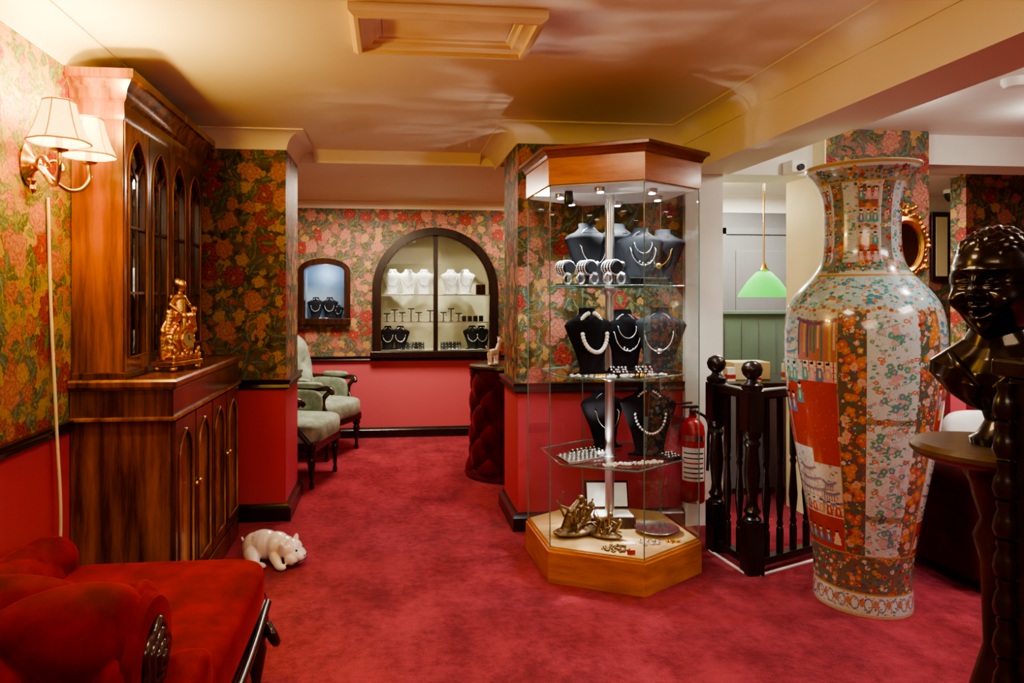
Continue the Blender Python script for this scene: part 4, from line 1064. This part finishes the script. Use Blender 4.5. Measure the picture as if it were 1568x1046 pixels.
g=grp('green_pendant_lamp',(2.80,4.88,0))
lathe('glass_shade',[(.185,1.405),(.17,1.44),(.11,1.53),(.055,1.59),(.03,1.60),(.028,1.60),(.05,1.585),(.105,1.525),(.165,1.435),(.18,1.405)],M_gshade,g,seg=48)
lathe('gallery',[(.03,1.60),(.035,1.61),(.02,1.63),(.012,1.66),(0,1.66)],M_brass,g,seg=20)
tube('pendant_rod',[(0,0,1.64),(0,0,2.42)],.006,M_brass,g,poly=True); lathe('ceiling_rose',[(.05,2.439),(.05,2.43),(.02,2.41),(0,2.41)],M_brass,g,seg=24)
sup('bulb',.03,.03,.035,1,1,M_bulb,g,(0,0,1.48),nu=16,nv=10)
tube('white_rod',[(2.98,4.75,.80),(3.08,4.80,1.70)],.006,M_label,poly=True)
g=grp('gilt_wall_mirror',(3.18,3.935,1.72))
M_mir=plain('mirror_amber',(.55,.40,.18),.12,1,.2,6)
lathe('mirror_glass',[(0,0),(.105,0),(.105,.006),(0,.006)],M_mir,g,rot=(pi/2,0,0),sy=1.45,seg=40)
lathe('frame_ring',[(.100,0),(.100,.016),(.112,.026),(.128,.022),(.142,.012),(.145,0)],M_gold,g,rot=(pi/2,0,0),sy=1.42,seg=56)
e=[]
for k in range(40):
    a=2*pi*k/40; rr=.140+.012*math.sin(8*a); e.append((rr*math.cos(a),-.014,rr*1.42*math.sin(a),.014,.012,.016))
    if k%4==0: e.append(((rr+.012)*math.cos(a),-.018,(rr+.010)*1.42*math.sin(a),.018,.012,.014))
for k in range(15): e.append((random.uniform(-.06,.06),-.02,.215+random.uniform(-.02,.05),.016,.012,.016)); e.append((random.uniform(-.05,.05),-.02,-.215-random.uniform(-.02,.04),.016,.012,.016))
blob('gilt_leaf_border',e,M_gold,g,voxel=.004,sm=1)
g=grp('framed_picture',(5.37,6.19,1.90))
box('frame',-.10,.10,-.03,0,-.34,.34,M_mah,g,.008); box('picture',-.06,.06,-.034,-.03,-.29,.29,M_cream,g)
g=grp('fire_alarm_bell',(5.55,6.195,2.03)); lathe('bell',[(0,.05),(.05,.05),(.07,.035),(.075,0),(0,0)],M_redp,g,rot=(pi/2,0,0),seg=28); lathe('bell_center',[(0,.055),(.03,.055),(.03,.05)],M_whitev,g,rot=(pi/2,0,0),seg=20)
g=grp('dome_security_camera',(4.99,5.6,2.36)); lathe('mount',[(.07,0),(.07,-.03),(.0,-.03)],M_white,g,seg=28); lathe('dome',[(.065,-.03),(.06,-.07),(.04,-.10),(0,-.11)],M_black,g,seg=28)
g=grp('smoke_detector',(2.95,2.95,CZ)); lathe('body',[(.055,0),(.055,-.02),(.04,-.04),(0,-.042)],M_white,g,seg=28)
DL=((2.6,3.35),(3.6,3.3),(3.0,2.4),(3.9,2.4))
for x,y in DL:
    g=grp('ceiling_downlight',(x,y,CZ)); lathe('bezel',[(.05,0),(.05,-.008),(.038,-.01),(.036,-.003),(0,-.003)],M_alu,g,seg=28); lathe('lens',[(0,-.006),(.032,-.006),(.032,-.0045),(0,-.0045)],M_bulb,g,seg=20)
g=grp('security_junction_box',(2.50,3.99,2.20)); box('housing',-.05,.05,-.04,.07,-.03,.05,M_white,g,.008); lathe('lens',[(.02,0),(.02,.02),(0,.02)],M_black,g,(0,-.04,.0),(pi/2,0,0),16)
# small loose pieces belong to the case / window / niche they stand in
small=('jewellery_tray','silver_trinkets','bronze_trinkets','watch_ring','bracelet_roll','jewellery_box','earring_stand','ring_box','ticket_red','paper_price_ticket','jewel_chest')
for o in list(COL.objects):
    if o.parent is None and o.name.split('.')[0] in small:
        if math.hypot(o.location.x-hx,o.location.y-hy)<.5:
            o.parent=GC; o.location=(o.location.x-hx,o.location.y-hy,o.location.z)
        elif o.location.y>6.9: o.parent=GN if o.location.x<-.4 else GW
# ------------------------------------------------------------ lights
def light(kind,name,loc,e,col,target=None,**kw):
    L=bpy.data.lights.new(name,kind); L.energy=e; L.color=col
    for k,v in kw.items(): setattr(L,k,v)
    o=bpy.data.objects.new(name,L); link(o); o.location=loc
    if target is not None: o.rotation_euler=(Vector(target)-Vector(loc)).to_track_quat('-Z','Y').to_euler()
    return o
COOL=(.90,.96,1)
for s in (-1,1):
    light('POINT','sconce_lamp',(LX+.165,2.60+.115*s,1.99),17,(1,.66,.14),shadow_soft_size=.02)
    light('POINT','sconce_uplight',(LX+.165,2.60+.115*s,2.11),28,(1,.70,.15),shadow_soft_size=.03)
light('AREA','rear_fill_light',(.3,-.6,2.40),60,(1,.80,.52),(.3,.2,0),size=1.6)  # unseen area lamp added as ceiling fill behind the camera
light('AREA','left_fill_light',(.2,1.6,2.42),22,(1,.78,.48),(.2,1.7,0),size=.5)  # second unseen area lamp, added as overhead fill
light('AREA','recess_light',(-.2,5.9,2.34),62,(1,.84,.64),(-.2,5.9,0),size=.5)
light('AREA','recess_light_b',(1.3,6.2,2.34),22,(1,.84,.64),(1.3,6.2,0),size=.3)
light('AREA','office_light',(3.2,5.4,2.34),80,(1,.95,.82),(3.2,5.4,0),size=.6)
light('POINT','office_entry_light',(2.40,5.1,2.1),26,(1,.90,.56),shadow_soft_size=.08)
for x,y in DL: light('SPOT','downlight',(x,y,2.42),46,(1,.95,.88),(x-.2,y,0),spot_size=math.radians(120),spot_blend=.8,shadow_soft_size=.03)
for x,y in DL[:3]: light('POINT','ceiling_fill',(x,y,2.33),5.5,(1,.93,.80),shadow_soft_size=.02)  # added point lamps that brighten the ceiling round the downlights
light('AREA','right_room_light',(3.2,1.0,2.42),64,(1,.90,.78),(3,1.2,0),size=.9)
for i in range(6):
    a=A0+i*pi/3+pi/6; x,y=hx+.27*math.cos(a),hy+.27*math.sin(a)
    light('SPOT','case_spot_lamp',(x,y,1.915),24,COOL,(hx+.17*math.cos(a),hy+.17*math.sin(a),0),spot_size=math.radians(110),spot_blend=.6,shadow_soft_size=.012)
# added lamp standing in for case light off the shelves, rippled by noise
cl=light('POINT','shelf_glint_fill',(hx-.05,hy-.05,.62),55,(1,.92,.86),shadow_soft_size=.025)
cl.data.use_nodes=True; nt=cl.data.node_tree; em=nt.nodes['Emission']
tc=nt.nodes.new('ShaderNodeTexCoord')
sn=nt.nodes.new('ShaderNodeSeparateXYZ'); nt.links.new(tc.outputs['Normal'],sn.inputs[0]); up=E(nt,sn.outputs[2])
n1=noise(nt,tc.outputs['Normal'],5.0,3,.55,(.8,2.4,1)); n2=noise(nt,tc.outputs['Normal'],2.3,2,.5)
e=(1.0-((n1-0.5)*5.0).abs()).sat(); e=(e*e*((n2-0.44)*4.0).sat()*1.3+0.16)*((up.abs()-0.55)*4.0).sat()
nt.links.new(e.s,em.inputs['Strength'])
for k in range(4):
    x=WC-WR+.2+.26*k; light('SPOT','window_spot',(x,7.10,1.95 if k in(0,3) else 2.03),32,(1,.98,.76),(x,7.34,1.1),spot_size=math.radians(40),spot_blend=.4,shadow_soft_size=.01)
light('POINT','niche_lamp',(-.65,7.08,1.64),1.6,(.75,.9,1),shadow_soft_size=.02)
light('POINT','pendant_bulb',(2.80,4.88,1.42),6,(1,.95,.8),shadow_soft_size=.03)
w=bpy.data.worlds.new('world'); S.world=w; w.use_nodes=True; w.node_tree.nodes['Background'].inputs[0].default_value=(.5,.4,.35,1); w.node_tree.nodes['Background'].inputs[1].default_value=.3
# ------------------------------------------------------------ camera
cam=bpy.data.cameras.new('camera'); co=bpy.data.objects.new('camera',cam); link(co)
cam.lens=24; cam.sensor_width=36; cam.clip_start=.02
co.location=(0,0,1.4); co.rotation_euler=(pi/2,0,math.radians(-6))
cam.shift_x=.04875; cam.shift_y=-.0428
S.camera=co
